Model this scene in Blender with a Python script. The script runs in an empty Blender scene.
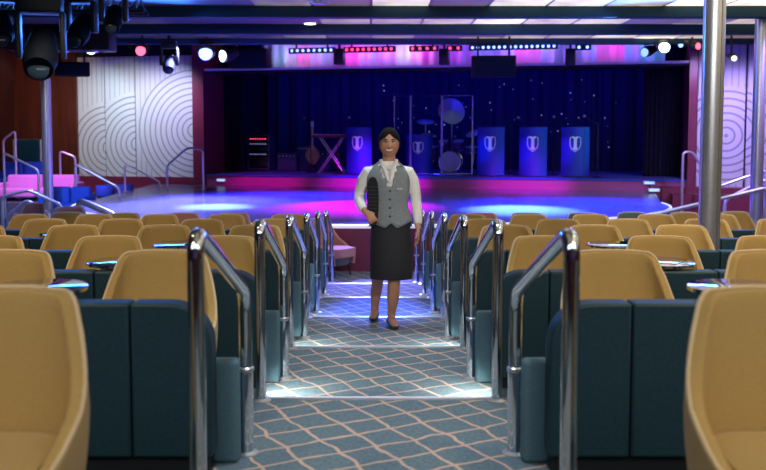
import bpy, bmesh, math, random
from mathutils import Vector, Matrix, noise
random.seed(7)
C = bpy.context.scene.collection
PI = math.pi
F = 920.0
ZC = 2.0185            # camera height above the lowest audience floor
CX = 0.04              # centre line of the aisle
def Z(h): return ZC - h
def yn(k): return 2.93 + 1.69*(k-1)
def hk(k): return 1.01 + 0.0772*yn(k) if k < 7 else 2.0185
OFF = {1: 0, 2: 0, 3: 0, 4: 0.03, 5: 0.06, 6: 0.09, 7: 0.12}
def Zs(k): return Z(hk(k))+OFF[k]   # seating beside the aisle
def nose(k): return yn(k) + 0.045
# ------------------------------------------------------------------ materials
def mat(name, col, rough=0.6, metal=0.0, emit=None, estr=0.0, noise_amt=0.0, nscale=40, bump=0.0, spec=0.5, coat=0.0, sheen=0.0):
    m = bpy.data.materials.new(name); m.use_nodes = True
    nt = m.node_tree; b = nt.nodes['Principled BSDF']
    b.inputs['Base Color'].default_value = (*col, 1)
    b.inputs['Roughness'].default_value = rough
    b.inputs['Metallic'].default_value = metal
    b.inputs['Specular IOR Level'].default_value = spec
    b.inputs['Coat Weight'].default_value = coat
    b.inputs['Sheen Weight'].default_value = sheen
    if emit:
        b.inputs['Emission Color'].default_value = (*emit, 1)
        b.inputs['Emission Strength'].default_value = estr
    if noise_amt or bump:
        tc = nt.nodes.new('ShaderNodeTexCoord'); n = nt.nodes.new('ShaderNodeTexNoise')
        n.inputs['Scale'].default_value = nscale; n.inputs['Detail'].default_value = 6
        nt.links.new(tc.outputs['Object'], n.inputs['Vector'])
        if noise_amt:
            mx = nt.nodes.new('ShaderNodeMix'); mx.data_type = 'RGBA'
            mx.inputs[6].default_value = (*[c*(1-noise_amt) for c in col], 1)
            mx.inputs[7].default_value = (*[min(1, c*(1+noise_amt)) for c in col], 1)
            nt.links.new(n.outputs['Fac'], mx.inputs[0]); nt.links.new(mx.outputs[2], b.inputs['Base Color'])
        if bump:
            bp = nt.nodes.new('ShaderNodeBump'); bp.inputs['Strength'].default_value = bump; bp.inputs['Distance'].default_value = 0.01
            nt.links.new(n.outputs['Fac'], bp.inputs['Height']); nt.links.new(bp.outputs['Normal'], b.inputs['Normal'])
    return m
class NG:   # tiny node-graph helper
    def __init__(s, m): s.nt = m.node_tree; s.b = s.nt.nodes['Principled BSDF']
    def n(s, t, **k):
        o = s.nt.nodes.new(t)
        for a, v in k.items(): setattr(o, a, v)
        return o
    def m(s, op, a, b=None, c=None):
        o = s.n('ShaderNodeMath', operation=op)
        for i, v in enumerate((a, b, c)):
            if v is None: continue
            if isinstance(v, (int, float)): o.inputs[i].default_value = v
            else: s.nt.links.new(v, o.inputs[i])
        return o.outputs[0]
    def mix(s, f, a, b):
        o = s.n('ShaderNodeMix', data_type='RGBA')
        for i, v in ((0, f), (6, a), (7, b)):
            if isinstance(v, tuple): o.inputs[i].default_value = (*v, 1)
            elif isinstance(v, (int, float)): o.inputs[i].default_value = v
            else: s.nt.links.new(v, o.inputs[i])
        return o.outputs[2]
    def link(s, a, name): s.nt.links.new(a, s.b.inputs[name])
M = {}
M['tan'] = mat('tan_fabric', (0.50, 0.325, 0.105), 0.85, noise_amt=0.22, nscale=220, bump=0.25, sheen=0.15)
M['piping'] = mat('pale_piping', (0.72, 0.56, 0.34), 0.7, noise_amt=0.1)
M['pink_lit'] = mat('tan_fabric_pink_lit', (0.55, 0.26, 0.22), 0.85, noise_amt=0.15, nscale=200)  # chair fabric with magenta light mixed into its colour
M['slate'] = mat('slate_fabric', (0.13, 0.17, 0.17), 0.85, noise_amt=0.2, nscale=200)
M['teal'] = mat('teal_leather', (0.009, 0.047, 0.072), 0.6, noise_amt=0.35, nscale=60, bump=0.15)
M['teal_light'] = mat('light_teal_fabric', (0.10, 0.20, 0.26), 0.8, noise_amt=0.2, nscale=90, bump=0.2)
M['dark'] = mat('dark_plinth', (0.01, 0.014, 0.02), 0.6, noise_amt=0.2)
M['chrome'] = mat('polished_chrome', (0.76, 0.82, 0.88), 0.08, 1.0, noise_amt=0.05)
M['brushed'] = mat('brushed_steel', (0.74, 0.75, 0.78), 0.3, 0.85, noise_amt=0.12, nscale=30)
M['satin'] = mat('satin_chrome', (0.8, 0.8, 0.85), 0.32, 0.75, noise_amt=0.05)
M['navy'] = mat('dark_navy_cloth', (0.004, 0.004, 0.022), 0.9, noise_amt=0.2)
M['black'] = mat('black_plastic', (0.01, 0.011, 0.014), 0.45, noise_amt=0.2)
M['table'] = mat('table_blue_reflection', (0.22, 0.26, 0.95), 0.3, 0.0, noise_amt=0.15)  # blue stage reflection painted into the table top colour
M['maroon'] = mat('maroon_panel', (0.22, 0.03, 0.07), 0.35, noise_amt=0.2, nscale=4)
M['white'] = mat('white_trim', (0.75, 0.75, 0.8), 0.4, noise_amt=0.05)
M['lilac'] = mat('lilac_fabric', (0.62, 0.25, 0.58), 0.8, noise_amt=0.1)
M['blue_fab'] = mat('blue_fabric', (0.02, 0.10, 0.62), 0.8, noise_amt=0.15, nscale=30)
M['strip'] = mat('step_light_strip', (0.8, 0.85, 1), 0.4, emit=(0.72, 0.80, 1.0), estr=0.32, noise_amt=0.02)
M['baffle'] = mat('teal_ceiling_beam', (0.006, 0.045, 0.07), 0.75, noise_amt=0.2, nscale=3)
M['glass'] = mat('clear_acrylic', (0.7, 0.8, 1), 0.03)
M['glass'].node_tree.nodes['Principled BSDF'].inputs['Transmission Weight'].default_value = 1
M['glass'].node_tree.nodes['Principled BSDF'].inputs['IOR'].default_value = 1.05
def emis(name, c, s): return mat(name, c, 0.5, emit=c, estr=s, noise_amt=0.02)
M['e_white'] = emis('lamp_white', (0.75, 0.85, 1), 5)
M['e_blue'] = emis('lamp_blue', (0.20, 0.30, 1), 5)
M['e_dim'] = emis('lamp_dim', (0.35, 0.6, 1), 1.2)
M['e_red'] = emis('lamp_red', (1, 0.10, 0.16), 3)
M['e_bdot'] = emis('diode_blue', (0.22, 0.35, 1), 3.2)
M['e_rdot'] = emis('diode_red', (1, 0.05, 0.14), 2.6)
M['e_warm'] = emis('lamp_warm', (1, 0.85, 0.6), 3)
M['star'] = emis('star_point', (0.4, 0.45, 1), 0.55)
M['fascia'] = mat('stage_fascia', (0.42, 0.10, 0.26), 0.3, noise_amt=0.1, nscale=3)
# carpet : square trellis turned 28 degrees, slightly wavy
m = mat('aisle_carpet', (0.1, 0.16, 0.18), 0.95); M['carpet'] = m; g = NG(m)
geo = g.n('ShaderNodeNewGeometry'); sp = g.n('ShaderNodeSeparateXYZ'); g.nt.links.new(geo.outputs['Position'], sp.inputs[0])
nz = g.n('ShaderNodeTexNoise'); nz.inputs['Scale'].default_value = 5; g.nt.links.new(geo.outputs['Position'], nz.inputs['Vector'])
nf = g.n('ShaderNodeTexNoise'); nf.inputs['Scale'].default_value = 60; nf.inputs['Detail'].default_value = 8; g.nt.links.new(geo.outputs['Position'], nf.inputs['Vector'])
wob = g.m('MULTIPLY', g.m('SUBTRACT', nz.outputs['Fac'], 0.5), 0.07)
a = math.radians(28); fac = None
for (cx_, cy_) in ((math.sin(a), -math.cos(a)), (math.cos(a), math.sin(a))):
    d = g.m('ADD', g.m('ADD', g.m('MULTIPLY', sp.outputs[0], cx_), g.m('MULTIPLY', sp.outputs[1], cy_)), wob)
    t = g.m('ABSOLUTE', g.m('SUBTRACT', g.m('FRACT', g.m('DIVIDE', d, 0.178)), 0.5))
    l = g.m('LESS_THAN', t, 0.047)
    fac = l if fac is None else g.m('MAXIMUM', fac, l)
base = g.mix(nf.outputs['Fac'], (0.035, 0.085, 0.125), (0.24, 0.33, 0.38))
g.link(g.mix(g.m('MULTIPLY', fac, 0.85), base, (0.74, 0.50, 0.38)), 'Base Color')
# side floor carpet
M['carpet2'] = mat('terrace_carpet', (0.05, 0.08, 0.10), 0.95, noise_amt=0.5, nscale=30)
M['dance'] = mat('glossy_dance_floor', (0.20, 0.19, 0.42), 0.2, noise_amt=0.12, nscale=1.5, spec=0.35)
M['stagefl'] = mat('stage_floor', (0.10, 0.10, 0.28), 0.4, noise_amt=0.1, nscale=3)
# star curtain: fold shading painted as faint colour bands
m = mat('navy_curtain', (0.008, 0.010, 0.07), 0.8); M['curtain'] = m; g = NG(m)
tc = g.n('ShaderNodeTexCoord'); w = g.n('ShaderNodeTexWave'); w.inputs['Scale'].default_value = 1.5; w.inputs['Distortion'].default_value = 1.5; w.inputs['Detail'].default_value = 1
g.nt.links.new(tc.outputs['Object'], w.inputs['Vector'])
g.link(g.mix(w.outputs['Fac'], (0.006, 0.006, 0.050), (0.007, 0.008, 0.060)), 'Base Color')
# mahogany wood
m = mat('mahogany', (0.2, 0.05, 0.03), 0.25, coat=0.5); M['wood'] = m; g = NG(m)
tc = g.n('ShaderNodeTexCoord'); mp = g.n('ShaderNodeMapping'); mp.inputs['Scale'].default_value = (3, 3, 0.25); g.nt.links.new(tc.outputs['Object'], mp.inputs[0])
nn = g.n('ShaderNodeTexNoise'); nn.inputs['Scale'].default_value = 3; nn.inputs['Detail'].default_value = 6; g.nt.links.new(mp.outputs[0], nn.inputs['Vector'])
g.link(g.mix(nn.outputs['Fac'], (0.03, 0.010, 0.010), (0.20, 0.055, 0.03)), 'Base Color')
# ceiling: warm lit tiles with dark joints, brightness changing from tile to tile
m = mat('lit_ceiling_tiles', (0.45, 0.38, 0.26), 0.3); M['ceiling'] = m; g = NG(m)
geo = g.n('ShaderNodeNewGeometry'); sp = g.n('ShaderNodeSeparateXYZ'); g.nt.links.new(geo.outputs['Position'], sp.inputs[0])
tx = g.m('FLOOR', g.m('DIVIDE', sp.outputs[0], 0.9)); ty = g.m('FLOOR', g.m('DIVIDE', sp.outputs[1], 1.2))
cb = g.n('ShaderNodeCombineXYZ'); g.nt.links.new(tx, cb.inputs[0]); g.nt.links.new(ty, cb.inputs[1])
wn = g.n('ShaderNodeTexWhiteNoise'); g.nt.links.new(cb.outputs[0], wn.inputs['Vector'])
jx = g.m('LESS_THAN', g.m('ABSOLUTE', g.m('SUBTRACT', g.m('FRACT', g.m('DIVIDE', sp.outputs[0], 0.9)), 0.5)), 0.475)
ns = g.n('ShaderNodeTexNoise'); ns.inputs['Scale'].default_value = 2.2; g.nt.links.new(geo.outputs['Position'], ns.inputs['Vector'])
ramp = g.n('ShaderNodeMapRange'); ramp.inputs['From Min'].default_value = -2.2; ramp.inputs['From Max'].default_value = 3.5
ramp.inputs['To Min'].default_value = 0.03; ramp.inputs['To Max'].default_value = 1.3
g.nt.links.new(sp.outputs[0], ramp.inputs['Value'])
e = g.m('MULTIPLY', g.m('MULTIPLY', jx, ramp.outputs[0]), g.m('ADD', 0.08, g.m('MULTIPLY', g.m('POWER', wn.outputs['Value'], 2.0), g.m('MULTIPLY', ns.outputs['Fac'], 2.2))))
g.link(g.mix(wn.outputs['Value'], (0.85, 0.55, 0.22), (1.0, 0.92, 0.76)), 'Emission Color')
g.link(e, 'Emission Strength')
g.link(g.mix(g.m('MINIMUM', ramp.outputs[0], 1.0), (0.03, 0.03, 0.045), (0.40, 0.34, 0.24)), 'Base Color')  # base colour darkened leftwards, painting in the unlit left side
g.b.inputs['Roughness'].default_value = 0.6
# art panels : concentric grooves about a centre, upright grooves outside them
def art(name, cx, cz, R, gap=0.13):
    m = mat(name, (0.62, 0.64, 0.70), 0.45); g = NG(m)
    tc = g.n('ShaderNodeTexCoord'); sp = g.n('ShaderNodeSeparateXYZ'); g.nt.links.new(tc.outputs['Object'], sp.inputs[0])
    dx = g.m('SUBTRACT', sp.outputs[0], cx); dz = g.m('SUBTRACT', sp.outputs[2], cz)
    r = g.m('SQRT', g.m('ADD', g.m('MULTIPLY', dx, dx), g.m('MULTIPLY', dz, dz)))
    ring = g.m('LESS_THAN', g.m('FRACT', g.m('DIVIDE', r, gap)), 0.27)
    vert = g.m('LESS_THAN', g.m('FRACT', g.m('DIVIDE', sp.outputs[0], 0.14)), 0.22)
    ins = g.m('LESS_THAN', r, R)
    f = g.m('ADD', g.m('MULTIPLY', ring, ins), g.m('MULTIPLY', g.m('MULTIPLY', vert, g.m('SUBTRACT', 1.0, ins)), 0.6))
    g.link(g.mix(f, (0.74, 0.77, 0.82), (0.34, 0.40, 0.50)), 'Base Color')
    return m
# ------------------------------------------------------------------ mesh helpers
class MB:
    def __init__(s): s.bm = bmesh.new()
    def box(s, x0, x1, y0, y1, z0, z1, bev=0.0, seg=2):
        r = bmesh.ops.create_cube(s.bm, size=1)['verts']
        for v in r:
            v.co.x = x0 if v.co.x < 0 else x1
            v.co.y = y0 if v.co.y < 0 else y1
            v.co.z = z0 if v.co.z < 0 else z1
        if bev:
            ed = {e for v in r for e in v.link_edges}
            bmesh.ops.bevel(s.bm, geom=list(ed), offset=bev, segments=seg, affect='EDGES', profile=0.5)
        return s
    def tube(s, pts, r, seg=12, caps=True, sy=1.0):
        pts = [Vector(p) for p in pts]; n = len(pts)
        rs = r if isinstance(r, (list, tuple)) else [r]*n
        t0 = (pts[1]-pts[0]).normalized()
        up = Vector((0, 0, 1)) if abs(t0.z) < 0.9 else Vector((1, 0, 0))
        nx = t0.cross(up).normalized(); prev = t0; rings = []
        for i in range(n):
            a = pts[max(0, i-1)]; b = pts[min(n-1, i+1)]
            t = (b-a).normalized()
            q = prev.rotation_difference(t); nx = (q @ nx).normalized(); prev = t
            ny = t.cross(nx).normalized()
            rr = rs[i]; rx, ry = rr if isinstance(rr, (list, tuple)) else (rr, rr*sy)
            rings.append([s.bm.verts.new(pts[i] + nx*math.cos(2*PI*j/seg)*rx + ny*math.sin(2*PI*j/seg)*ry) for j in range(seg)])
        for i in range(n-1):
            for j in range(seg):
                s.bm.faces.new((rings[i][j], rings[i][(j+1) % seg], rings[i+1][(j+1) % seg], rings[i+1][j]))
        if caps:
            s.bm.faces.new(rings[0][::-1]); s.bm.faces.new(rings[-1])
        return s
    def loft(s, secs, seg=24, caps=True, p=2.0):
        # secs: (cx, cy, z, rx, ry) horizontal superellipses stacked
        rings = []
        for (cx, cy, z, rx, ry) in secs:
            R = []
            for j in range(seg):
                a = 2*PI*j/seg; c, d = math.cos(a), math.sin(a)
                R.append(s.bm.verts.new((cx+rx*math.copysign(abs(c)**(2/p), c), cy+ry*math.copysign(abs(d)**(2/p), d), z)))
            rings.append(R)
        for i in range(len(rings)-1):
            for j in range(seg):
                s.bm.faces.new((rings[i][j], rings[i][(j+1) % seg], rings[i+1][(j+1) % seg], rings[i+1][j]))
        if caps:
            s.bm.faces.new(rings[0][::-1]); s.bm.faces.new(rings[-1])
        return s
    def lathe(s, prof, seg=24, c=(0, 0)):
        return s.loft([(c[0], c[1], z, r, r) for (r, z) in prof], seg)
    def ball(s, c, r, u=16, v=10):
        if not isinstance(r, (tuple, list)): r = (r, r, r)
        vs = bmesh.ops.create_uvsphere(s.bm, u_segments=u, v_segments=v, radius=1)['verts']
        for q in vs: q.co = Vector((q.co.x*r[0]+c[0], q.co.y*r[1]+c[1], q.co.z*r[2]+c[2]))
        return s
    def prism(s, poly, z0, z1):
        a = [s.bm.verts.new((x, y, z0)) for x, y in poly]; b = [s.bm.verts.new((x, y, z1)) for x, y in poly]
        s.bm.faces.new(a[::-1]); s.bm.faces.new(b); n = len(poly)
        for i in range(n): s.bm.faces.new((a[i], a[(i+1) % n], b[(i+1) % n], b[i]))
        return s
    def yprism(s, poly, y0, y1):      # outline in XZ, extruded along Y
        a = [s.bm.verts.new((x, y0, z)) for x, z in poly]; b = [s.bm.verts.new((x, y1, z)) for x, z in poly]
        s.bm.faces.new(a); s.bm.faces.new(b[::-1]); n = len(poly)
        for i in range(n): s.bm.faces.new((a[i], b[i], b[(i+1) % n], a[(i+1) % n]))
        return s
    def build(s, name, m, parent=None, smooth=True, mods=()):
        bmesh.ops.recalc_face_normals(s.bm, faces=s.bm.faces)
        me = bpy.data.meshes.new(name); s.bm.to_mesh(me); s.bm.free()
        o = bpy.data.objects.new(name, me); C.objects.link(o)
        me.materials.append(m)
        if smooth:
            me.shade_smooth() if hasattr(me, 'shade_smooth') else [setattr(p, 'use_smooth', True) for p in me.polygons]
            try: me.set_sharp_from_angle(angle=math.radians(40))
            except Exception: pass
        if parent: o.parent = parent
        for t, kw in mods:
            md = o.modifiers.new(t.lower(), t)
            for k, v in kw.items(): setattr(md, k, v)
        return o
def fillet(pts, r, n=6):
    pts = [Vector(p) for p in pts]; out = [pts[0]]
    for i in range(1, len(pts)-1):
        a, b, c = pts[i-1], pts[i], pts[i+1]
        u = (a-b); v = (c-b); d = min(r, u.length*0.48, v.length*0.48)
        p0 = b+u.normalized()*d; p1 = b+v.normalized()*d
        for k in range(n+1):
            t = k/n; out.append(p0*(1-t)**2 + b*2*t*(1-t) + p1*t*t)
    out.append(pts[-1]); return out
def empty(name, loc=(0, 0, 0), rz=0, label=None, cat=None, group=None):
    o = bpy.data.objects.new(name, None); C.objects.link(o); o.location = loc; o.rotation_euler = (0, 0, rz); o.empty_display_size = 0.1
    return tag(o, label, cat, group)
def tag(o, label=None, cat=None, group=None):
    if label: o['label'] = label
    if cat: o['category'] = cat
    if group: o['group'] = group
    return o
def struct(o): o['kind'] = 'structure'; return o
def dup(root, loc, rz=0, label=None, group=None, mats=None):
    r = root.copy(); C.objects.link(r); r.location = loc; r.rotation_euler = (0, 0, rz)
    if label: r['label'] = label
    if group: r['group'] = group
    def rec(src, dst):
        for ch in src.children:
            if ch.name not in done: continue
            c = ch.copy(); C.objects.link(c); c.parent = dst; c.matrix_parent_inverse = ch.matrix_parent_inverse.copy()
            rec(ch, c)
    done = {o.name for o in root.children_recursive}
    rec(root, r)
    return r
# ------------------------------------------------------------------ SETTING: floor tiers
def tread_box(k, x0, x1, m, name, off=0):
    y0 = nose(k-1) if k > 1 else -1.2
    y1 = nose(k) if k < 7 else 24.8
    return MB().box(x0, x1, y0, y1, Z(hk(k))-0.5, Z(hk(k))+off).build(name, m, smooth=False)
for k in range(1, 8):
    struct(tread_box(k, CX-0.68, CX+0.68, M['carpet'], 'floor'))
    struct(tread_box(k, -9.5, CX-0.68, M['carpet2'], 'floor', OFF[k]))
    struct(tread_box(k, CX+0.68, 10.5, M['carpet2'], 'floor', OFF[k]))
for k in range(2, 7):
    y = nose(k); z = Z(hk(k))
    struct(MB().box(CX-0.68, CX+0.68, y-0.035, y+0.006, z-0.012, z+0.006, 0.003).build('trim_1' if k == 2 else 'trim_%d' % (k-1), M['brushed']))
    o = tag(MB().box(CX-0.58, CX+0.58, y-0.004, y+0.014, z-0.002, z+0.007, 0.002).build('step_light', M['strip']),
        ['', '', 'white step light strip on the step edge nearest the camera', 'white step light strip on the second step edge, behind the first one',
         'white step light strip on the step edge just behind the walking person', 'white step light strip on the second step edge behind the person',
         'white step light strip on the lowest step edge before the dance floor'][k], 'step light', 'step edge lights')
# ------------------------------------------------------------------ handrails
def rail_at(k, side):
    X = CX + side*0.6; z0 = Z(hk(k)); z1 = Z(hk(k+1)); Y0, Y1 = yn(k), yn(k)+0.92
    return X, z0, z1, Y0, Y1
def make_rail(side):
    k = 1; X, z0, z1, Y0, Y1 = rail_at(1, side); q = -side*0.03; dz = z1-z0
    r = empty('handrail', (X, Y0, z0))
    pts = [(0, 0, 0.012), (0, 0, 0.925), (q, 0.92, dz+0.695), (q, 0.92, dz+0.012)]
    P = fillet([pts[0], pts[1], pts[2], pts[3]], 0.10, 8)
    MB().tube(P, 0.0275, 20).build('rail_tube', M['chrome'], r)
    s = MB().tube([(q, 0.92, dz+0.01), (q, 0.92, dz+0.36)], 0.031, 20).build('sleeve', M['chrome'], r)
    MB().lathe([(0.029, dz+0.355), (0.035, dz+0.36), (0.035, dz+0.372), (0.029, dz+0.377)], 20, (q, 0.92)).build('collar', M['brushed'], r)
    for (xq, y, z) in ((0, 0, 0), (q, 0.92, dz)):
        MB().lathe([(0.052, z+0.0), (0.052, z+0.006), (0.034, z+0.013), (0.026, z+0.016)], 20, (xq, y)).build('floor_flange', M['brushed'], r)
    return r
ORD = ['first', 'second', 'third', 'fourth', 'fifth', 'sixth', 'seventh']
rails = {-1: make_rail(-1), 1: make_rail(1)}
for k in range(1, 7):
    for side in (-1, 1):
        X, z0, z1, Y0, Y1 = rail_at(k, side)
        lab = 'bent chrome handrail %s of the aisle steps, %s' % ('left' if side < 0 else 'right',
              ['nearest the camera', 'second from the camera', 'third from the camera', 'fourth from the camera beside the person', 'fifth from the camera', 'farthest, by the dance floor'][k-1])
        if k == 1: tag(rails[side], lab, 'handrail', 'chrome handrails along the aisle')
        else: dup(rails[side], (X, Y0, z0), 0, lab, 'chrome handrails along the aisle')
# ------------------------------------------------------------------ tub chairs
def shell_bm(th=0.0):
    bm = bmesh.new(); NU, NV = 48, 14; rows = []
    def ss(a, b, x):
        t = max(0, min(1, (x-a)/(b-a))); return t*t*(3-2*t)
    edge = []
    for i in range(NU+1):
        u = -1+2*i/NU; au = abs(u); phi = u*math.radians(118)
        zt = 0.785 - 0.006*ss(0, 0.25, au) - 0.075*(1-math.sqrt(max(0, 1-min(1, max(0, (au-0.24)/0.20))**2))) - 0.15*ss(0.43, 0.68, au) - 0.17*ss(0.62, 0.92, au)
        zb = 0.17
        col = []
        for j in range(NV+1):
            z = zb + (zt-zb)*j/NV
            w = 0.225 + 0.05*math.sin(PI*min(1, (z-0.1)/0.75)) if z < 0.48 else 0.275 - 0.034*((z-0.48)/0.30)**1.2
            lean = 0.09*max(0, (z-0.3)/0.52)
            sx = math.copysign(abs(math.sin(phi))**0.55, phi); c = math.cos(phi)
            sy = math.copysign(abs(c)**0.55, c)
            y = 0.17*sy*(1.0) + lean*max(0, sy)
            if c < 0: y = -0.36*abs(c)**0.9/abs(math.cos(math.radians(118)))**0.9*0.78
            x = w*sx
            if c < 0: x = math.copysign(w*(1-0.10*ss(0, 0.46, -c)), phi)
            col.append(bm.verts.new((x*0.95, y+0.06, z)))
        rows.append(col); edge.append(col[-1].co.copy())
    for i in range(NU):
        for j in range(NV):
            bm.faces.new((rows[i][j], rows[i+1][j], rows[i+1][j+1], rows[i][j+1]))
    return bm, edge
def make_chair():
    r = empty('tub_chair')
    bm, edge = shell_bm(); s = MB(); s.bm = bm
    s.build('shell', M['tan'], r, mods=[('SOLIDIFY', dict(thickness=0.045, offset=0)), ('BEVEL', dict(width=0.012, segments=2, limit_method='ANGLE'))])
    s = MB(); E = [Vector((e.x, e.y, e.z+0.004)) for e in edge]
    E = [Vector((e.x*1.06, e.y+0.012, e.z)) for e in E]
    s.tube(E, 0.007, 8).build('piping', M['piping'], r)
    s = MB(); s.loft([(0, -0.03, 0.27, 0.215, 0.235), (0, -0.03, 0.285, 0.228, 0.25), (0, -0.03, 0.375, 0.23, 0.255), (0, -0.03, 0.40, 0.22, 0.245), (0, -0.03, 0.41, 0.18, 0.20)], 32, p=4)
    s.build('seat', M['tan'], r)
    MB().loft([(0, -0.01, 0.16, 0.19, 0.19), (0, -0.01, 0.27, 0.21, 0.21)], 24, p=3).build('seat_base', M['slate'], r)
    for sx in (-1, 1):
        for sy in (-1, 1):
            MB().tube([(sx*0.15, -0.01+sy*0.14, 0.17), (sx*0.185, -0.01+sy*0.17, 0.0)], [0.016, 0.010], 10).build('leg', M['black'], r)
    return r
chair = make_chair()
first = True
LX = [-1.00, -1.76, -2.56, -3.36, -4.14]
RX = [1.17, 1.93, 2.66, 3.44, 4.20]
CY = [2.32, 4.16, 5.93, 7.66, 9.28, 10.96, 12.30]
used = False
def place(x, y, z, rz, lab, m=None, grp='tan tub chairs in the audience'):
    global used
    if not used:
        used = True; c = chair; c.location = (x, y, z); c.rotation_euler = (0, 0, rz); tag(c, lab, 'chair', grp); c['category'] = 'chair'
    else:
        c = dup(chair, (x, y, z), rz, lab, grp); c['category'] = 'chair'
    if m:
        for ch in c.children:
            if ch.name.startswith(('shell', 'seat')) and not ch.name.startswith('seat_base'):
                me = ch.data.copy(); ch.data = me; me.materials[0] = m
    return c
CNT = {1: 1, 2: 2, 3: 3, 4: 4, 5: 5, 6: 5}
for k in range(1, 7):
    for side, XS in ((-1, LX), (1, RX)):
        for j in range(CNT[k]):
            x_ = XS[j]
            if k == 4 and side == 1 and j == 3: x_ = 3.62
            if k == 1: x_ = -1.05 if side < 0 else 1.13
            rz = random.uniform(-0.06, 0.06) + (-side*0.03*j)
            pos = ['beside the aisle', 'second from the aisle', 'third from the aisle', 'fourth from the aisle', 'fifth from the aisle'][j]
            place(x_, CY[k-1], Zs(k), rz, 'tan fabric tub chair %s, %s row from the camera, %s side' % (pos, ORD[k-1], 'left' if side < 0 else 'right'))
# lowest row next to the dance floor: mixed colours, pink ones with magenta light painted in
row7 = [(-0.54, 12.9, 0.9, 'pink_lit', 'pink-lit tub chair turned sideways at the foot of the left handrails'),
        (-1.88, 12.3, 0.0, 'pink_lit', 'pink-lit tub chair in the last left row, nearest the aisle'),
        (-2.56, 12.3, 0.0, 'pink_lit', 'pink-lit tub chair in the last left row, further from the aisle'),
        (-3.35, 12.3, 0.1, None, 'tan tub chair in the last left row, beside the pink-lit ones'),
        (-4.15, 12.4, 0.1, None, 'tan tub chair at the outer end of the last left row'),
        (1.50, 12.3, 0.0, 'pink_lit', 'pink-lit tub chair in the last right row, nearest the aisle'),
        (2.13, 12.3, 0.0, 'slate', 'slate grey tub chair beside the pink-lit one in the last right row'),
        (2.88, 12.3, -0.1, 'slate', 'slate grey tub chair in the last right row, middle of the three'),
        (3.64, 12.4, 0.2, 'slate', 'slate grey tub chair in the last right row, outermost of the three'),
        (4.36, 12.4, 0.2, None, 'tan tub chair in the last right row left of the big column'),
        (5.1, 12.5, 0.2, None, 'tan tub chair in the last right row right of the big column'),
        (-5.35, 14.1, -0.5, 'pink_lit', 'pink-lit tub chair at the left picture edge in front of the sofas'),
        (-4.4, 13.35, 0.2, 'pink_lit', 'pink-lit tub chair right of the left edge rails before the blue sofa')]
for (x, y, rz, mm, lab) in row7:
    place(x, y, OFF[7] if abs(x-CX) > 0.75 else 0, rz, lab, M[mm] if mm else None, 'tub chairs by the dance floor')
# ------------------------------------------------------------------ teal banquettes
def round_poly(x0, x1, z0, z1, r, both=False, n=8):
    P = [(x0, z0), (x1, z0)]
    if both: P += [(x1-r+r*math.cos(PI/2*i/n), z1-r+r*math.sin(PI/2*i/n)) for i in range(n+1)]
    else: P += [(x1, z1)]
    P += [(x0+r-r*math.sin(PI/2*i/n), z1-r+r*math.cos(PI/2*i/n)) for i in range(n+1)]
    return P
def make_banquette(k, side, L):
    z = Zs(k); yb = 3.60+1.69*(k-2)
    xa = CX+side*0.67
    r = empty('upholstered_partition', (xa, yb, z), 0,
        'low teal padded partition %s of the aisle, %s' % ('left' if side < 0 else 'right', ['', '', 'nearest the camera', 'in the second line back', 'in the third line back', 'in the fourth line back', 'in the line closest to the dance floor'][k]),
        'partition', 'teal padded partitions in lines across the steps')
    def fl(poly): return [(side*a, b) for a, b in poly]
    seg = 0.325; n = int(L/seg)
    s = MB()
    for i in range(n):
        x0 = i*seg; x1 = x0+seg-0.006
        if i == 0: poly = round_poly(x0, x1, 0.07, 0.69, 0.17)
        else: poly = [(x0, 0.07), (x1, 0.07), (x1, 0.69), (x0, 0.69)]
        s.yprism(fl(poly), 0, 0.12)
    s.build('back', M['teal'], r, mods=[('BEVEL', dict(width=0.012, segments=3, limit_method='ANGLE', angle_limit=math.radians(50)))])
    s = MB(); s.box(*sorted((side*0.02, side*n*seg)), 0.03, 0.10, 0, 0.075); s.build('plinth', M['dark'], r)
    s = MB(); s.box(*sorted((side*-0.085, side*0.03)), 0.125, 0.215, 0.0, 0.43, 0.022, 4); s.build('end_block', M['teal_light'], r)
    return r
for k in range(2, 7):
    for side in (-1, 1):
        make_banquette(k, side, [0, 0, 2.3, 2.7, 3.6, 4.3, 5.0][k])
# ------------------------------------------------------------------ tables
tb = empty('cocktail_table')
MB().lathe([(0.0, 0.70), (0.19, 0.70), (0.20, 0.706), (0.20, 0.716), (0.192, 0.72), (0.0, 0.72)], 40).build('table_top', M['table'], tb)
MB().lathe([(0.200, 0.700), (0.206, 0.702), (0.206, 0.718), (0.200, 0.721)], 40).build('rim', M['chrome'], tb)
MB().lathe([(0.02, 0.015), (0.02, 0.70)], 16).build('pedestal', M['brushed'], tb)
MB().lathe([(0.10, 0.0), (0.10, 0.01), (0.03, 0.02)], 32).build('table_base', M['brushed'], tb)
TL = [(2, -1, -1.40), (2, 1, 1.54), (3, -1, -1.50), (3, 1, 1.74), (4, -1, -1.50), (4, 1, 1.90), (5, -1, -3.0), (5, 1, 2.98), (4, -1, -2.95)]
ft = True
for (k, side, x) in TL:
    loc = (x, 3.84+1.69*(k-2), Zs(k))
    lab = 'small round glossy table with chrome rim, %s row, %s side%s' % (ORD[k-1], 'left' if side < 0 else 'right', ', further from the aisle' if (k, x) == (4, -2.95) else '')
    if ft: ft = False; tb.location = loc; tag(tb, lab, 'table', 'cocktail tables between the chairs')
    else: t = dup(tb, loc, 0, lab, 'cocktail tables between the chairs'); t['category'] = 'table'
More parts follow.
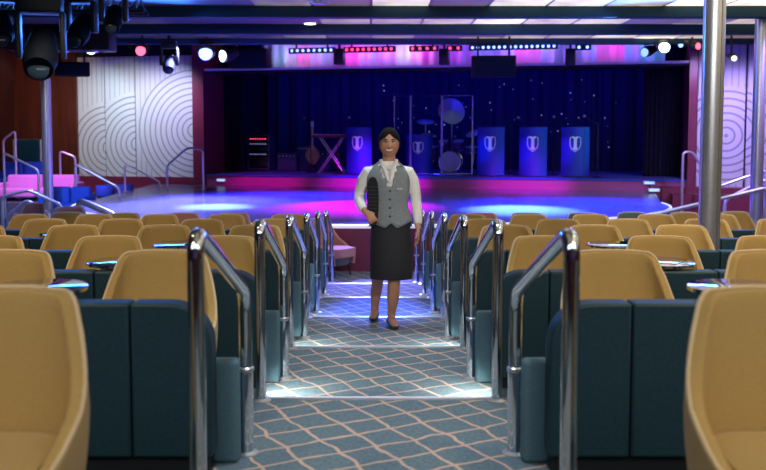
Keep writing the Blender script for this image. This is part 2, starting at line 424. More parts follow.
# ------------------------------------------------------------------ columns
def column(x, y, z0, z1, r, lab):
    c = empty('column', (x, y, z0), 0, lab, 'column')
    s = MB(); n = 24
    for i in range(4):   # four polished staves with dark gaps between them
        a0 = 2*PI*i/4+PI/4+0.05-0.4; a1 = a0+PI/2-0.10
        poly = [(r*math.cos(a0+(a1-a0)*j/8), r*math.sin(a0+(a1-a0)*j/8)) for j in range(9)]
        poly += [((r-0.015)*math.cos(a1-(a1-a0)*j/8), (r-0.015)*math.sin(a1-(a1-a0)*j/8)) for j in range(9)]
        s.prism(poly, 0, z1-z0)
    s.build('steel_shell', M['brushed'], c)
    MB().lathe([(r-0.017, 0.0), (r-0.017, z1-z0)], 24).build('core', M['dark'], c)
    MB().lathe([(r+0.03, 0.0), (r+0.03, 0.06), (r+0.005, 0.08)], 24).build('base_ring', M['chrome'], c)
column(3.04, 8.28, Zs(5), 3.952, 0.094, 'thick shiny metal column rising between the chairs on the right')
column(-6.15, 17.6, 0.30, 3.952, 0.092, 'slim shiny metal column left of the dance floor')
column(6.22, 14.9, 0.08, 3.952, 0.096, 'slim shiny metal column at the far right behind the big one')
# ------------------------------------------------------------------ dance floor + stage
AN = math.radians(-13.5); U = Vector((math.cos(AN), math.sin(AN), 0)); V = Vector((-math.sin(AN), math.cos(AN), 0)); O = Vector((1.45, 22.05, 0))
def st(u, v, z=0): p = O + U*u + V*v; return Vector((p.x, p.y, z))
def u_of(px, v):     # stage coordinate whose point shows at photo column px
    k = (px-371)/F
    return (k*(O.y+V.y*v)-(O.x+V.x*v))/(U.x-k*U.y)
poly = []
for i in range(41):
    a = PI + PI*i/40
    poly.append((5.5*math.cos(a), 17.5+4.2*math.sin(a)))
poly += [(6.4, st(5.1, -0.02).y), (-5.6, st(-7.2, -0.02).y)]
dz = 0.67
struct(MB().prism(poly, 0.0, dz-0.03).build('wall_podium', M['maroon'], smooth=False))
struct(MB().prism([(x*1.0, y) for x, y in poly], dz-0.03, dz).build('floor_dance', M['dance'], smooth=False))
s = MB(); s.tube([(x, y-0.02*0, dz-0.015) for x, y in [(p[0]*1.004, 17.5+(p[1]-17.5)*1.004) for p in poly[:41]]], 0.03, 8); struct(s.build('trim_dance_edge', mat('edge_light', (0.8, 0.8, 0.9), 0.4, emit=(0.8, 0.8, 1), estr=0.6, noise_amt=0.03)))
sz = 0.94
stage_root = None
def stobj(o, u, v, z=0):
    p = st(u, v, z); o.location = p; o.rotation_euler = (0, 0, AN); return o
o = MB().box(-5.9, 5.9, 0, 6, 0, sz-0.03).build('wall_stage_front', M['fascia'], smooth=False); stobj(o, 0, 0); struct(o)
o = MB().box(-5.9, 5.9, -0.03, 6, sz-0.03, sz).build('floor_stage', M['stagefl'], smooth=False); stobj(o, 0, 0); struct(o)
o = MB().box(-5.78, 5.78, -0.045, -0.032, sz-0.03, sz+0.004).build('trim_stage_edge', M['blue_fab'], smooth=False); stobj(o, 0, 0); struct(o)  # blue of the lit stage edge put into the strip's colour
# steps right of the dance floor
for i, (uu, zz) in enumerate(((5.0, 0.80), (5.4, 0.68))):
    o = MB().box(uu-0.0, 8.6, -0.6-0.5*i, -0.05 if i == 0 else -0.6, 0, zz).build('wall_stage_step', M['maroon'], smooth=False); stobj(o, 0, 0); struct(o)
for (px, v, z, lab) in ((648, -0.02, 0.865, 'small white light fitting on the stage front at the right'), (653, -0.62, 0.74, 'small white light fitting on the step right of the dance floor'), (222, -0.02, 0.80, 'small white light fitting on the stage front at the left')):
    e_ = empty('step_fitting', (0, 0, 0), 0, lab, 'light fitting'); stobj(e_, u_of(px, v), v-0.03, z)
    MB().box(-0.13, 0.13, 0, 0.03, -0.04, 0.04, 0.008).build('housing', M['white'], e_)
    MB().box(-0.10, 0.10, -0.006, 0.0, -0.025, 0.025).build('lens', M['e_dim'], e_)
# proscenium wall plane: opening 5.78 half width
zt = 3.57
def wallbox(u0, u1, v0, v1, z0, z1, m, name): o = MB().box(u0, u1, v0, v1, z0, z1).build(name, m, smooth=False); stobj(o, 0, 0); return struct(o)
wallbox(-6.08, -5.78, -0.12, 1.2, 0.0, 4.3, M['maroon'], 'wall_proscenium_left')
wallbox(5.78, 5.95, -0.12, 1.2, 0.0, 4.3, M['maroon'], 'wall_proscenium_right')
wallbox(-9.42, -6.08, 0.08, 0.3, 0.0, 0.84, M['maroon'], 'baseboard_left')
wallbox(5.95, 11.5, 0.08, 0.3, 0.0, 0.76, M['maroon'], 'baseboard_right')
wallbox(-9.5, -6.08, 0.16, 0.3, 0.0, 4.4, M['dark'], 'wall_left_of_stage')
wallbox(5.95, 11.5, 0.16, 0.3, 0.0, 4.4, M['dark'], 'wall_right_of_stage')
wallbox(-14.0, -9.42, 0.05, 0.3, 0.0, 4.4, M['wood'], 'wall_left_wood')
wallbox(-5.9, 5.9, 5.2, 5.3, 0.0, 4.6, M['dark'], 'wall_stage_back')
wallbox(-5.95, -5.85, 0.3, 5.3, 0.0, 4.6, M['dark'], 'wall_stage_left')
wallbox(5.85, 5.95, 0.3, 5.3, 0.0, 4.6, M['dark'], 'wall_stage_right')
def artpanel(u0, u1, z0, z1, cx, cz, R, lab, gap=0.13):
    w = (u1-u0)
    o = MB().box(0.01, w-0.01, -0.03, 0.0, 0, z1-z0, 0.006).build('art_panel', art('ring_panel', cx, cz, R, gap), None, smooth=False)
    stobj(o, u0, 0.15, z0); tag(o, lab, 'wall panel', 'white grooved panels beside the stage')
ul = [u_of(px, 0.1) for px in (80, 107, 137, 195)]
artpanel(ul[0], ul[1], 0.85, 3.95, ul[1]-ul[0]+0.1, 0.75, 1.2, 'white grooved wall panel with curved rings, beside the wood wall', 0.15)
artpanel(ul[1], ul[2], 0.85, 3.95, ul[2]-ul[1]+0.05, 0.85, 1.35, 'white grooved wall panel with curved rings, middle of the three left of the stage', 0.15)
artpanel(ul[2], -6.1, 0.85, 3.95, -6.1-ul[2]-0.05, 1.2, 1.55, 'wide white wall panel with large concentric rings, left of the stage opening', 0.15)
artpanel(5.98, u_of(742, 0.1), 0.78, 4.0, 0.62, 1.15, 1.1, 'pale wall panel with concentric rings, right of the stage opening', 0.16)
artpanel(u_of(743, 0.1), u_of(800, 0.1), 0.78, 4.0, -0.2, 1.3, 0.9, 'pale wall panel with ring grooves at the far right', 0.16)
# star curtain
cz0, cz1 = sz, 3.75
s = MB(); n = 160; a_ = []
for i in range(n+1):
    u = -5.7+11.4*i/n; v = 0.07*math.sin(i*0.9)+0.03*math.sin(i*2.3)
    a_.append((s.bm.verts.new((u, v, cz0+0.01)), s.bm.verts.new((u, v, cz1))))
for i in range(n): s.bm.faces.new((a_[i][0], a_[i+1][0], a_[i+1][1], a_[i][1]))
cur = s.build('star_curtain', M['curtain']); stobj(cur, 0, 4.4); tag(cur, 'deep navy stage backdrop curtain dotted with tiny star lights', 'curtain')
s = MB()
for i in range(60):
    s.ball((random.uniform(-2.3, 4.4) if i < 80 else random.uniform(-4, 5), -0.14, 0.94+random.uniform(0.5, 2.5)), random.choice((0.009, 0.012, 0.018)), 6, 4)
o = s.build('star_lights', M['star'], cur); o['kind'] = 'stuff'
for (u0, u1, lab) in ((-5.75, -5.35, 'dark side curtain at the left edge of the stage'), (4.9, 5.75, 'dark side curtain at the right edge of the stage')):
    s = MB(); a_ = []
    for i in range(41):
        u = u0+(u1-u0)*i/40; v = 0.06*math.sin(i*1.3)
        a_.append((s.bm.verts.new((u, v, sz+0.01)), s.bm.verts.new((u, v, 3.75))))
    for i in range(40): s.bm.faces.new((a_[i][0], a_[i+1][0], a_[i+1][1], a_[i][1]))
    o = s.build('side_curtain', M['navy']); stobj(o, 0, 1.5); tag(o, lab, 'curtain')
# header: lower lip, valance
o = MB().box(-5.78, 5.78, -0.05, 0.10, zt-0.03, zt+0.02).build('trim_header', M['white'], smooth=False); stobj(o, 0, 0); struct(o)
o = MB().box(-5.78, 5.78, 0.1, 1.2, 3.50, 3.56).build('wall_header_soffit', M['dark'], smooth=False); stobj(o, 0, 0); struct(o)
s = MB(); a_ = []
for i in range(241):
    u = -4.4+9.7*i/240; v = 0.04*math.sin(i*0.8)
    a_.append((s.bm.verts.new((u, v, 3.57)), s.bm.verts.new((u, v, 4.35))))
for i in range(240): s.bm.faces.new((a_[i][0], a_[i+1][0], a_[i+1][1], a_[i][1]))
val = s.build('valance', M['white']); stobj(val, 0, 0.55); tag(val, 'pale pleated valance lit pink and blue above the stage opening', 'valance')
# ------------------------------------------------------------------ music stands with emblem
def make_stand():
    r = empty('band_stand')
    s = MB(); P = []
    for i in range(17):
        a = -0.9+1.8*i/16; P.append((0.33*math.sin(a)/math.sin(0.9), -0.16*(math.cos(a)-math.cos(0.9))/(1-math.cos(0.9))))
    P2 = [(x*0.93, y+0.02) for x, y in P[::-1]]
    s.prism(P+P2, 0.02, 1.12); s.build('front_board', mat('stand_blue_board', (0.02, 0.04, 0.42), 0.6, noise_amt=0.08, nscale=3), r)
    MB().box(-0.31, 0.31, 0.0, 0.32, 1.07, 1.11, 0.008).build('desk', M['black'], r)
    MB().box(-0.30, 0.30, -0.02, 0.30, 0.0, 0.03).build('foot_board', M['black'], r)
    for sx in (-1, 1): MB().box(sx*0.29-0.012, sx*0.29+0.012, 0.02, 0.28, 0.03, 1.07).build('side_board', M['black'], r)
    # shield emblem: outline and flared centre post
    O_ = [(-0.12, 0.30), (-0.06, 0.325), (0, 0.305), (0.06, 0.325), (0.12, 0.30), (0.125, 0.15), (0.09, 0.06), (0, -0.01), (-0.09, 0.06), (-0.125, 0.15), (-0.12, 0.30)]
    s = MB(); s.tube([(x, -0.18+0.15*abs(x)**1.6*3, z+0.58) for x, z in O_], 0.010, 8)
    s.yprism([(-0.075, 0.885), (-0.035, 0.85), (-0.035, 0.68), (-0.06, 0.64), (0, 0.60), (0.06, 0.64), (0.035, 0.68), (0.035, 0.85), (0.075, 0.885), (0.05, 0.90), (0, 0.875), (-0.05, 0.90)], -0.19, -0.165)
    s.build('emblem', mat('emblem_white', (0.8, 0.8, 0.85), 0.5, emit=(0.5, 0.5, 0.9), estr=0.06, noise_amt=0.03), r)  # faint glow added to the emblem, which is no lamp
    return r
sd = make_stand()
for i, (px, v, lab) in enumerate(((359, 0.9, 'blue band stand with white shield emblem, leftmost, behind the person shoulder'), (419, 1.6, 'blue band stand with white shield emblem in front of the drum screen'),
        (490, 0.8, 'blue band stand with white shield emblem just right of the drum screen'), (532, 0.8, 'blue band stand with white shield emblem, second from the right'), (574, 0.8, 'blue band stand with white shield emblem, rightmost'))):
    if i: d = dup(sd, (0, 0, 0), 0, lab, 'band stands on the stage'); d['category'] = 'music stand'
    else: d = tag(sd, lab, 'music stand', 'band stands on the stage')
    stobj(d, u_of(px, v), v, sz); d.scale = (1, 1, 0.9) if i == 1 else (1.0, 1, 1.06)
# mic stands
ms = empty('microphone_stand')
MB().lathe([(0.13, 0), (0.13, 0.015), (0.02, 0.03), (0.010, 0.04), (0.010, 1.25)], 16).build('pole', M['black'], ms)
MB().tube([(0, 0, 1.25), (-0.28, -0.1, 1.42)], 0.008, 8).build('boom', M['black'], ms)
MB().ball((-0.31, -0.11, 1.44), 0.035).build('microphone', M['brushed'], ms)
for i, (px, v, lab) in enumerate(((596, 0.5, 'microphone stand at the right end of the band stands'), (552, 1.6, 'microphone stand between the two right band stands'), (338, 1.0, 'microphone stand left of the leftmost band stand'), (510, 1.7, 'microphone stand between the middle band stands'), (311, 1.6, 'microphone stand beside the guitar amplifier'))):
    d = ms if i == 0 else dup(ms, (0, 0, 0)); tag(d, lab, 'microphone stand', 'microphone stands on the stage'); stobj(d, u_of(px, v), v, sz); d.rotation_euler = (0, 0, AN+i*1.3)
# drum screen
ds = empty('drum_screen', label='clear acrylic drum screen with thin metal frames around the drum kit', cat='screen'); stobj(ds, 0, 0, sz)
us = [u_of(px, 1.3) for px in (392, 410, 441, 471)]
zz = 1.98
for i in range(3):
    a0, a1 = us[i], us[i+1]; y0 = 1.5 if i == 0 else 1.3; y1 = 1.5 if i == 2 else 1.3
    P = [(a0+0.01, y0, 0.02), (a0+0.01, y0, zz), (a1-0.01, y1, zz), (a1-0.01, y1, 0.02), (a0+0.01, y0, 0.02)]
    MB().tube(P, 0.022, 6).build('panel_frame', mat('frame_lit', (0.4, 0.38, 0.75), 0.25, 0.7, noise_amt=0.05), ds)
    s = MB(); s.bm.faces.new([s.bm.verts.new(p) for p in P[:4]]); s.build('acrylic_pane', M['glass'], ds, smooth=False)
# drum kit
dk = empty('drum_kit', label='drum kit with large cymbals behind the clear screen', cat='drum kit'); du = (us[1]+us[3])/2; stobj(dk, du+0.1, 2.3, sz)
shell_m = mat('drum_shell', (0.12, 0.05, 0.3), 0.25, noise_amt=0.1); skin_m = mat('drum_skin', (0.7, 0.7, 0.75), 0.5, noise_amt=0.05); cym = mat('cymbal_bronze', (0.75, 0.78, 0.72), 0.35, 0.4, noise_amt=0.1)
def drum(c, r, l, ax, name):
    q = Vector(ax).normalized(); c = Vector(c)
    o = MB().tube([c-q*l/2, c+q*l/2], r, 28).build(name, shell_m, dk)
    for e_ in (-1, 1):
        MB().tube([c+q*e_*l*0.5, c+q*e_*(l*0.5+0.012)], r*0.96, 28).build('drum_skin', skin_m, o)
        MB().tube([c+q*e_*(l*0.5-0.02), c+q*e_*(l*0.5+0.008)], r*1.05, 28).build('hoop', M['chrome'], o)
drum((0, 0, 0.30), 0.28, 0.4, (0, 1, 0), 'bass_drum')
drum((-0.2, 0, 0.72), 0.14, 0.22, (0, -0.3, 1), 'tom_drum'); drum((0.2, 0, 0.72), 0.15, 0.22, (0, -0.3, 1), 'tom_drum')
drum((-0.55, 0.2, 0.5), 0.2, 0.35, (0, -0.1, 1), 'floor_tom'); drum((0.5, 0.3, 0.6), 0.17, 0.14, (0, -0.1, 1), 'snare_drum')
for (x, y, z, r_, tx_, ty_) in ((0.0, 0.1, 1.62, 0.36, 1.0, 0.9), (-0.7, 0.1, 1.35, 0.24, 0.3, 0.1), (0.6, 0.0, 1.05, 0.22, 0.4, -0.3), (-0.55, -0.2, 1.0, 0.2, 0.2, 0.2)):
    c = empty('cymbal_tmp')
    o = MB().lathe([(0.0, 0.03), (r_*0.18, 0.022), (r_*0.25, 0.01), (r_, -0.012), (r_, -0.016), (0.0, 0.0)], 32).build('cymbal', cym, dk)
    o.location = (x, y, z); o.rotation_euler = (tx_, ty_, 0); bpy.data.objects.remove(c)
    MB().tube([(x, y+0.02, z), (x, y+0.04, 0.4), (x*0.9, y+0.05, 0.01)], 0.012, 8).build('cymbal_pole', M['brushed'], dk)
# equipment rack, amps, keyboard, guitar
rk = empty('equipment_rack', label='black equipment rack with red and white indicator lights, left on the stage', cat='rack'); stobj(rk, u_of(259, 2.2), 2.2, sz)
s = MB(); s.box(-0.32, 0.32, 0, 0.5, 0.04, 0.08); s.box(-0.32, 0.32, 0, 0.5, 0.96, 1.0); s.box(-0.32, -0.28, 0, 0.5, 0.04, 1.0); s.box(0.28, 0.32, 0, 0.5, 0.04, 1.0); s.box(-0.3, 0.3, 0.3, 0.5, 0.06, 0.98)
s.build('cabinet', mat('rack_grey', (0.06, 0.06, 0.12), 0.5, noise_amt=0.1), rk, smooth=False)
for i, z in enumerate((0.12, 0.26, 0.40, 0.54, 0.68, 0.82)):
    o = MB().box(-0.275, 0.275, 0.01, 0.3, z, z+0.115, 0.005).build('rack_unit', M['black'], rk)
    if i in (2, 4, 5):
        s = MB()
        for j in range(7): s.ball((-0.22+0.07*j, 0.005, z+0.06), (0.02, 0.008, 0.016), 6, 4)
        s.build('indicator_lights', M['e_rdot'] if i == 5 else M['star'], o)
for (px, w_, h_, v, lab) in ((287, 0.55, 0.5, 2.0, 'black combo amplifier on the stage next to the rack'), (303, 0.4, 0.7, 2.4, 'tall black speaker cabinet left of the guitar on the stage'), (328, 0.75, 0.55, 2.5, 'wide dark amplifier behind the leftmost band stand')):
    am = empty('amplifier', label=lab, cat='amplifier', group='stage amplifiers'); stobj(am, u_of(px, v), v, sz)
    MB().box(-w_/2, w_/2, 0, 0.3, 0.0, h_, 0.02).build('cabinet', mat('amp_vinyl', (0.03, 0.03, 0.07), 0.5, noise_amt=0.2), am)
    MB().box(-w_/2+0.04, w_/2-0.04, -0.012, 0, 0.04, h_-0.14, 0.004).build('grille', mat('amp_grille', (0.05, 0.05, 0.12), 0.8, noise_amt=0.5, nscale=200), am)
    s = MB()
    for j in range(5): s.tube([(-w_/2+0.08+j*(w_-0.16)/4, 0.0, h_-0.08), (-w_/2+0.08+j*(w_-0.16)/4, -0.02, h_-0.08)], 0.014, 10)
    s.build('knobs', M['white'], am); MB().tube([(-0.08, 0.12, h_), (-0.07, 0.12, h_+0.04), (0.07, 0.12, h_+0.04), (0.08, 0.12, h_)], 0.012, 8).build('carry_handle', M['black'], am)
kb = empty('keyboard', label='electronic keyboard on a crossed stand behind the leftmost band stand', cat='keyboard'); stobj(kb, u_of(332, 1.4), 1.4, sz)
MB().box(-0.5, 0.5, -0.15, 0.15, 0.92, 1.0, 0.015).build('keyboard_body', mat('keyboard_red', (0.25, 0.02, 0.04), 0.4, noise_amt=0.1), kb)
s = MB()
for j in range(30): s.box(-0.46+j*0.0307, -0.46+j*0.0307+0.027, -0.14, 0.0, 1.0, 1.012)
s.build('keys', M['white'], kb, smooth=False)
for sx in (-1, 1):
    for y in (-0.1, 0.1): MB().tube([(sx*0.35, y, 0.0), (-sx*0.3, y, 0.92)], 0.015, 8).build('leg', M['brushed'], kb)
gt = empty('guitar', label='electric guitar leaning on a stand left of the keyboard', cat='guitar'); stobj(gt, u_of(313, 1.9), 1.9, sz); 
s = MB(); s.yprism([(0.17*math.cos(a)*(1+0.15*math.cos(2*a)), 0.45+0.23*math.sin(a)*(1-0.12*math.cos(2*a))) for a in [2*PI*i/28 for i in range(28)]], -0.02, 0.03); s.build('guitar_body', mat('guitar_sunburst', (0.5, 0.25, 0.1), 0.2, noise_amt=0.2, nscale=3), gt)
MB().box(-0.025, 0.025, -0.03, 0.0, 0.6, 1.2, 0.005).build('neck', mat('maple', (0.6, 0.42, 0.2), 0.3, noise_amt=0.1), gt)
MB().box(-0.04, 0.04, -0.03, -0.01, 1.2, 1.36, 0.008).build('headstock', M['white'], gt)
s = MB(); s.tube([(0, 0.08, 0.7), (-0.16, 0.14, 0)], 0.012); s.tube([(0, 0.08, 0.7), (0.16, 0.14, 0)], 0.012); s.tube([(-0.1, 0.05, 0.22), (0.1, 0.05, 0.22)], 0.02); s.tube([(0, 0.08, 0.7), (0, -0.1, 0)], 0.012); s.build('stand', M['black'], gt)
# ------------------------------------------------------------------ ceiling
zc = 3.95
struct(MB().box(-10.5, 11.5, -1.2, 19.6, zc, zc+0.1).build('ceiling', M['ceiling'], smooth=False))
struct(MB().box(-12.5, 12.5, 19.6, 29, 4.65, 4.75).build('ceiling_stage', M['dark'], smooth=False))
struct(MB().box(-10.5, 11.5, 19.6, 19.7, zc, 4.65).build('wall_ceiling_step', M['dark'], smooth=False))
for i, (y, z0) in enumerate(((14.4, 3.775), (16.8, 3.77))):
    o = MB().box(-10.4, 11.4, y, y+0.25, z0, zc-0.002, 0.01).build('ceiling_beam', M['baffle'])
    tag(o, 'dark teal beam crossing the ceiling, %s' % ('nearer and higher of the two' if i == 0 else 'farther and lower of the two'), 'ceiling beam', 'dark beams under the lit ceiling')
# small ceiling strips
for (x0, x1, y, z0) in ((-10.4, 11.4, 19.35, 3.83),):
    tag(MB().box(x0, x1, y, y+0.2, z0, zc-0.002, 0.01).build('ceiling_beam', M['baffle']), 'thin dark teal beam at the rear end of the lit ceiling', 'ceiling beam', 'dark beams under the lit ceiling')
# side / back walls of the hall
struct(MB().box(-9.6, -9.5, -1.2, 27, -0.0, 4.7).build('wall_left', M['wood'], smooth=False))
struct(MB().box(10.5, 10.6, -1.2, 26, -0.0, 4.7).build('wall_right', M['wood'], smooth=False))
struct(MB().box(-9.6, 10.6, -1.3, -1.2, 0, 4.7).build('wall_back', M['wood'], smooth=False))
# ------------------------------------------------------------------ rig: bars, lamps, speakers
def at(px, py, Y): s_ = F/Y; return Vector(((px-371)/s_, Y, ZC-(py-132)/s_))
def led_bar(px0, px1, py, Y, m, lab):
    a, b = at(px0, py, Y), at(px1, py, Y); n = max(2, int((px1-px0)/4.7))
    r = empty('light_bar', (a.x, a.y, a.z), AN, lab, 'light bar', 'diode light bars over the stage')
    L = b.x-a.x
    MB().box(-0.08, L+0.08, 0.0, 0.12, -0.06, 0.06, 0.01).build('housing', M['black'], r)
    for i in range(n): MB().ball((L*i/(n-1), -0.005, 0), (0.034, 0.02, 0.034), 10, 6).build('diode', m, r)
    for x in (0.1*L, 0.9*L): MB().box(x-0.015, x+0.015, 0.03, 0.09, 0.05, 4.62-a.z).build('hanger', M['black'], r)
led_bar(293, 333, 52.5, 20.9, M['e_bdot'], 'row of small blue lamps above the left half of the stage')
led_bar(347, 392, 51.5, 20.6, M['e_rdot'], 'row of small red lamps above the person head')
led_bar(412, 434, 50.5, 20.5, M['e_rdot'], 'short row of red lamps near the stage centre')
led_bar(449, 457, 50, 20.4, M['e_rdot'], 'pair of red lamps near the stage centre')
led_bar(471, 550, 49.5, 20.5, M['e_bdot'], 'longest row of blue lamps above the band stands')
led_bar(576, 584, 49, 20.0, M['e_bdot'], 'pair of blue lamps above the right part of the stage')
led_bar(69, 86, 51, 19.8, M['e_rdot'], 'short row of magenta lamps at the upper left')
def lamp(px, py, Y, r, m, lab, ztop=3.95, aim=0.0):
    p = at(px, py, Y)
    o = empty('stage_lamp', p, aim, lab, 'stage lamp', 'stage lamps in the rig')
    MB().tube([(0, 0.0, 0), (0, 0.10, 0.03), (0, 0.34, 0.10)], [r*1.15, r*1.2, r*0.7], 20).build('lamp_body', M['black'], o)
    MB().ball((0, -0.01, 0), (r, 0.03, r), 20, 10).build('lens', m, o)
    MB().tube([(-r*1.35, 0.15, 0.04), (-r*1.35, 0.15, r*1.8), (r*1.35, 0.15, r*1.8), (r*1.35, 0.15, 0.04)], 0.015, 8).build('yoke', M['black'], o)
    MB().tube([(0, 0.15, r*1.8), (0, 0.15, ztop-p.z)], 0.02, 8).build('hanger', M['black'], o)
    return o
lamp(208, 55, 19.0, 0.14, M['e_blue'], 'large glowing blue white lamp left above the stage opening')
lamp(225, 57, 19.9, 0.14, M['e_white'], 'white blue lamp just right of the large blue one', 4.65, -0.9)
lamp(95, 50, 18.5, 0.12, M['e_white'], 'glowing white lamp at the upper left over the pale panels', aim=0.4)
lamp(144, 52.5, 18.6, 0.10, M['e_red'], 'glowing red lamp over the pale panels on the left')
lamp(660, 49, 19.2, 0.115, M['e_white'], 'glowing white lamp right above the stage opening')
lamp(693, 48, 19.0, 0.07, M['e_red'], 'small red lamp beside the big column, upper right', aim=0.5)
lamp(641, 54, 20.3, 0.10, M['e_dim'], 'dim white lamp left of the glowing one on the right', 4.65, -1.0)
lamp(676, 47, 19.4, 0.05, M['e_bdot'], 'tiny blue lamp between the white and the red one at right', aim=0.1)
lamp(729, 60, 17.5, 0.05, M['e_warm'], 'small warm lamp right of the big column')
def speaker(px0, px1, py0, py1, Y, rz, lab, ztop=4.65):
    a, b = at(px0, py1, Y), at(px1, py0, Y); w_, h_ = b.x-a.x, b.z-a.z
    o = empty('loudspeaker', ((a.x+b.x)/2, Y, a.z), rz, lab, 'speaker', 'hanging loudspeakers')
    MB().box(-w_/2, w_/2, 0, 0.35, 0, h_, 0.02).build('cabinet', mat('speaker_box', (0.008, 0.01, 0.016), 0.7, noise_amt=0.15, spec=0.15), o)
    MB().box(-w_/2+0.04, w_/2-0.04, -0.015, 0, 0.04, h_-0.04, 0.006).build('grille', mat('speaker_grille', (0.006, 0.016, 0.02), 0.9, noise_amt=0.4, nscale=150, spec=0.1), o)
    for sx in (-1, 1): MB().box(sx*w_*0.35-0.02, sx*w_*0.35+0.02, 0.12, 0.2, h_, ztop-a.z).build('bracket', M['black'], o)
speaker(470, 514, 57, 78, 18.85, -0.1, 'black loudspeaker hanging at the centre over the stage edge', 3.953)
speaker(60, 93, 63, 77, 17.5, 0.35, 'black loudspeaker hanging at the upper left beside the column', 3.953)
speaker(229, 268, 50, 69, 20.9, -0.2, 'dark loudspeaker box under the header, right of the large blue lamp')
for (a_, b_, lab) in ((334, 343, 'between the blue and red lamp rows'), (437, 448, 'left of the hanging centre speaker'), (563, 572, 'right of the longest blue row')):
    p = at((a_+b_)/2, 66, 20.8)
    o = empty('spotlight_housing', p, AN, 'upright dark spotlight housing in the header, '+lab, 'spotlight', 'dark housings in the header')
    MB().box(-0.11, 0.11, 0, 0.25, 0.0, 0.36, 0.02).build('housing', M['black'], o)
    MB().tube([(0, 0.12, 0.36), (0, 0.12, 4.65-p.z)], 0.03, 8).build('hanger', M['black'], o)
# moving heads cluster, upper left, on a lattice truss
def moving_head(px, py, Y, sc, tilt, lab, ztop=3.95):
    p = at(px, py, Y)
    o = empty('moving_light', p, tilt*0.7, lab, 'moving light', 'moving lights on the truss')
    zt_ = ztop-p.z-0.10
    MB().box(-0.2*sc, 0.2*sc, -0.15*sc, 0.15*sc, 0.34*sc, 0.54*sc, 0.03).build('base_box', M['black'], o)
    for sx in (-1, 1): MB().box(sx*0.2*sc-0.03, sx*0.2*sc+0.03, -0.08*sc, 0.08*sc, -0.08*sc, 0.36*sc, 0.02).build('yoke_arm', M['black'], o)
    h = MB().tube([(0, -0.22*sc, -0.20*sc*math.cos(tilt)), (0, -0.1*sc, -0.1*sc), (0, 0.16*sc, 0.14*sc)], [0.13*sc, 0.16*sc, 0.12*sc], 20).build('head', mat('moving_head_shell', (0.006, 0.010, 0.02), 0.7, noise_amt=0.1, spec=0.1), o)
    MB().ball((0, -0.225*sc, -0.205*sc*math.cos(tilt)), (0.10*sc, 0.03, 0.10*sc), 14, 8).build('lens', mat('dark_lens', (0.03, 0.06, 0.1), 0.05, noise_amt=0.05), o)
    MB().tube([(0, 0, 0.54*sc), (0, 0, max(0.56*sc, ztop-p.z))], 0.03, 8).build('clamp', M['black'], o)
moving_head(46, 52, 11.0, 1.25, 0.3, 'largest dark moving light hanging lowest at the upper left corner', 3.949)
moving_head(86, 30, 11.9, 0.9, -0.2, 'dark moving light right of the largest one on the left truss', 3.949)
moving_head(8, 30, 11.3, 0.9, 0.5, 'dark moving light at the left edge of the picture', 3.949)
moving_head(118, 20, 11.3, 0.7, 0.1, 'dark moving light at the right end of the left truss', 3.949)
moving_head(172, 64, 18.8, 0.8, 0.1, 'dark moving light over the wide ring panel', 3.949)
tr = empty('truss', (0, 0, 0), 0, 'black lattice lighting truss at the upper left', 'truss')
A_ = at(-40, 8, 12.6); B_ = at(150, 8, 12.6)
for (dy, dz_) in ((-0.13, 0), (0.13, 0), (0, 0.22)):
    MB().tube([(A_.x, A_.y+dy, A_.z+dz_-0.1), (B_.x, B_.y+dy, B_.z+dz_-0.1)], 0.03, 8).build('chord', M['black'], tr)
s = MB(); n = 14
for i in range(n):
    x0 = A_.x+(B_.x-A_.x)*i/n; x1 = A_.x+(B_.x-A_.x)*(i+1)/n
    for dy in (-0.13, 0.13): s.tube([(x0, A_.y+dy, A_.z-0.1), ((x0+x1)/2, A_.y, A_.z+0.12), (x1, A_.y+dy, A_.z-0.1)], 0.014, 6)
s.build('lattice', M['black'], tr)
for q in (0.1, 0.9): MB().tube([(A_.x+(B_.x-A_.x)*q, A_.y, A_.z+0.12), (A_.x+(B_.x-A_.x)*q, A_.y, 3.949)], 0.02, 8).build('hanger', M['black'], tr)
rb = at(75, 40, 15.6)
o = empty('rigging_box', (-5.1, 15.5, 3.37), 0, 'wide dark equipment box under the ceiling behind the left moving lights', 'equipment box')
MB().box(-1.0, 0.75, 0, 0.5, 0.0, 0.42, 0.03).build('housing', M['black'], o)
for x in (-0.8, 0.5): MB().box(x-0.03, x+0.03, 0.2, 0.26, 0.42, 0.584).build('hanger', M['black'], o)
for x in (-0.6, -0.1, 0.4): MB().lathe([(0.09, -0.02), (0.10, 0.0)], 16, (x, 0.25)).build('louvre', M['brushed'], o)
# little downlights on the ceiling
for i, (px, py, Y, lab) in enumerate(((127, 29, 15.9, 'small dim round downlight on the dark ceiling at the left'), (319, 11, 13.9, 'small round downlight on the ceiling above the stage centre left'), (311, 24.5, 16.5, 'small warm glowing downlight between the beams'), (86, 29, 16.2, 'small dim round downlight near the moving lights'))):
    p = at(px, py, Y); p.z = zc-0.03
    o = empty('downlight', p, 0, lab, 'downlight', 'small downlights in the ceiling')
    MB().lathe([(0.13, 0.0), (0.13, 0.03)], 20).build('ring', M['brushed'], o); MB().lathe([(0.10, -0.012), (0.10, 0.0)], 20).build('lens', M['e_warm'] if i == 2 else M['white'], o)
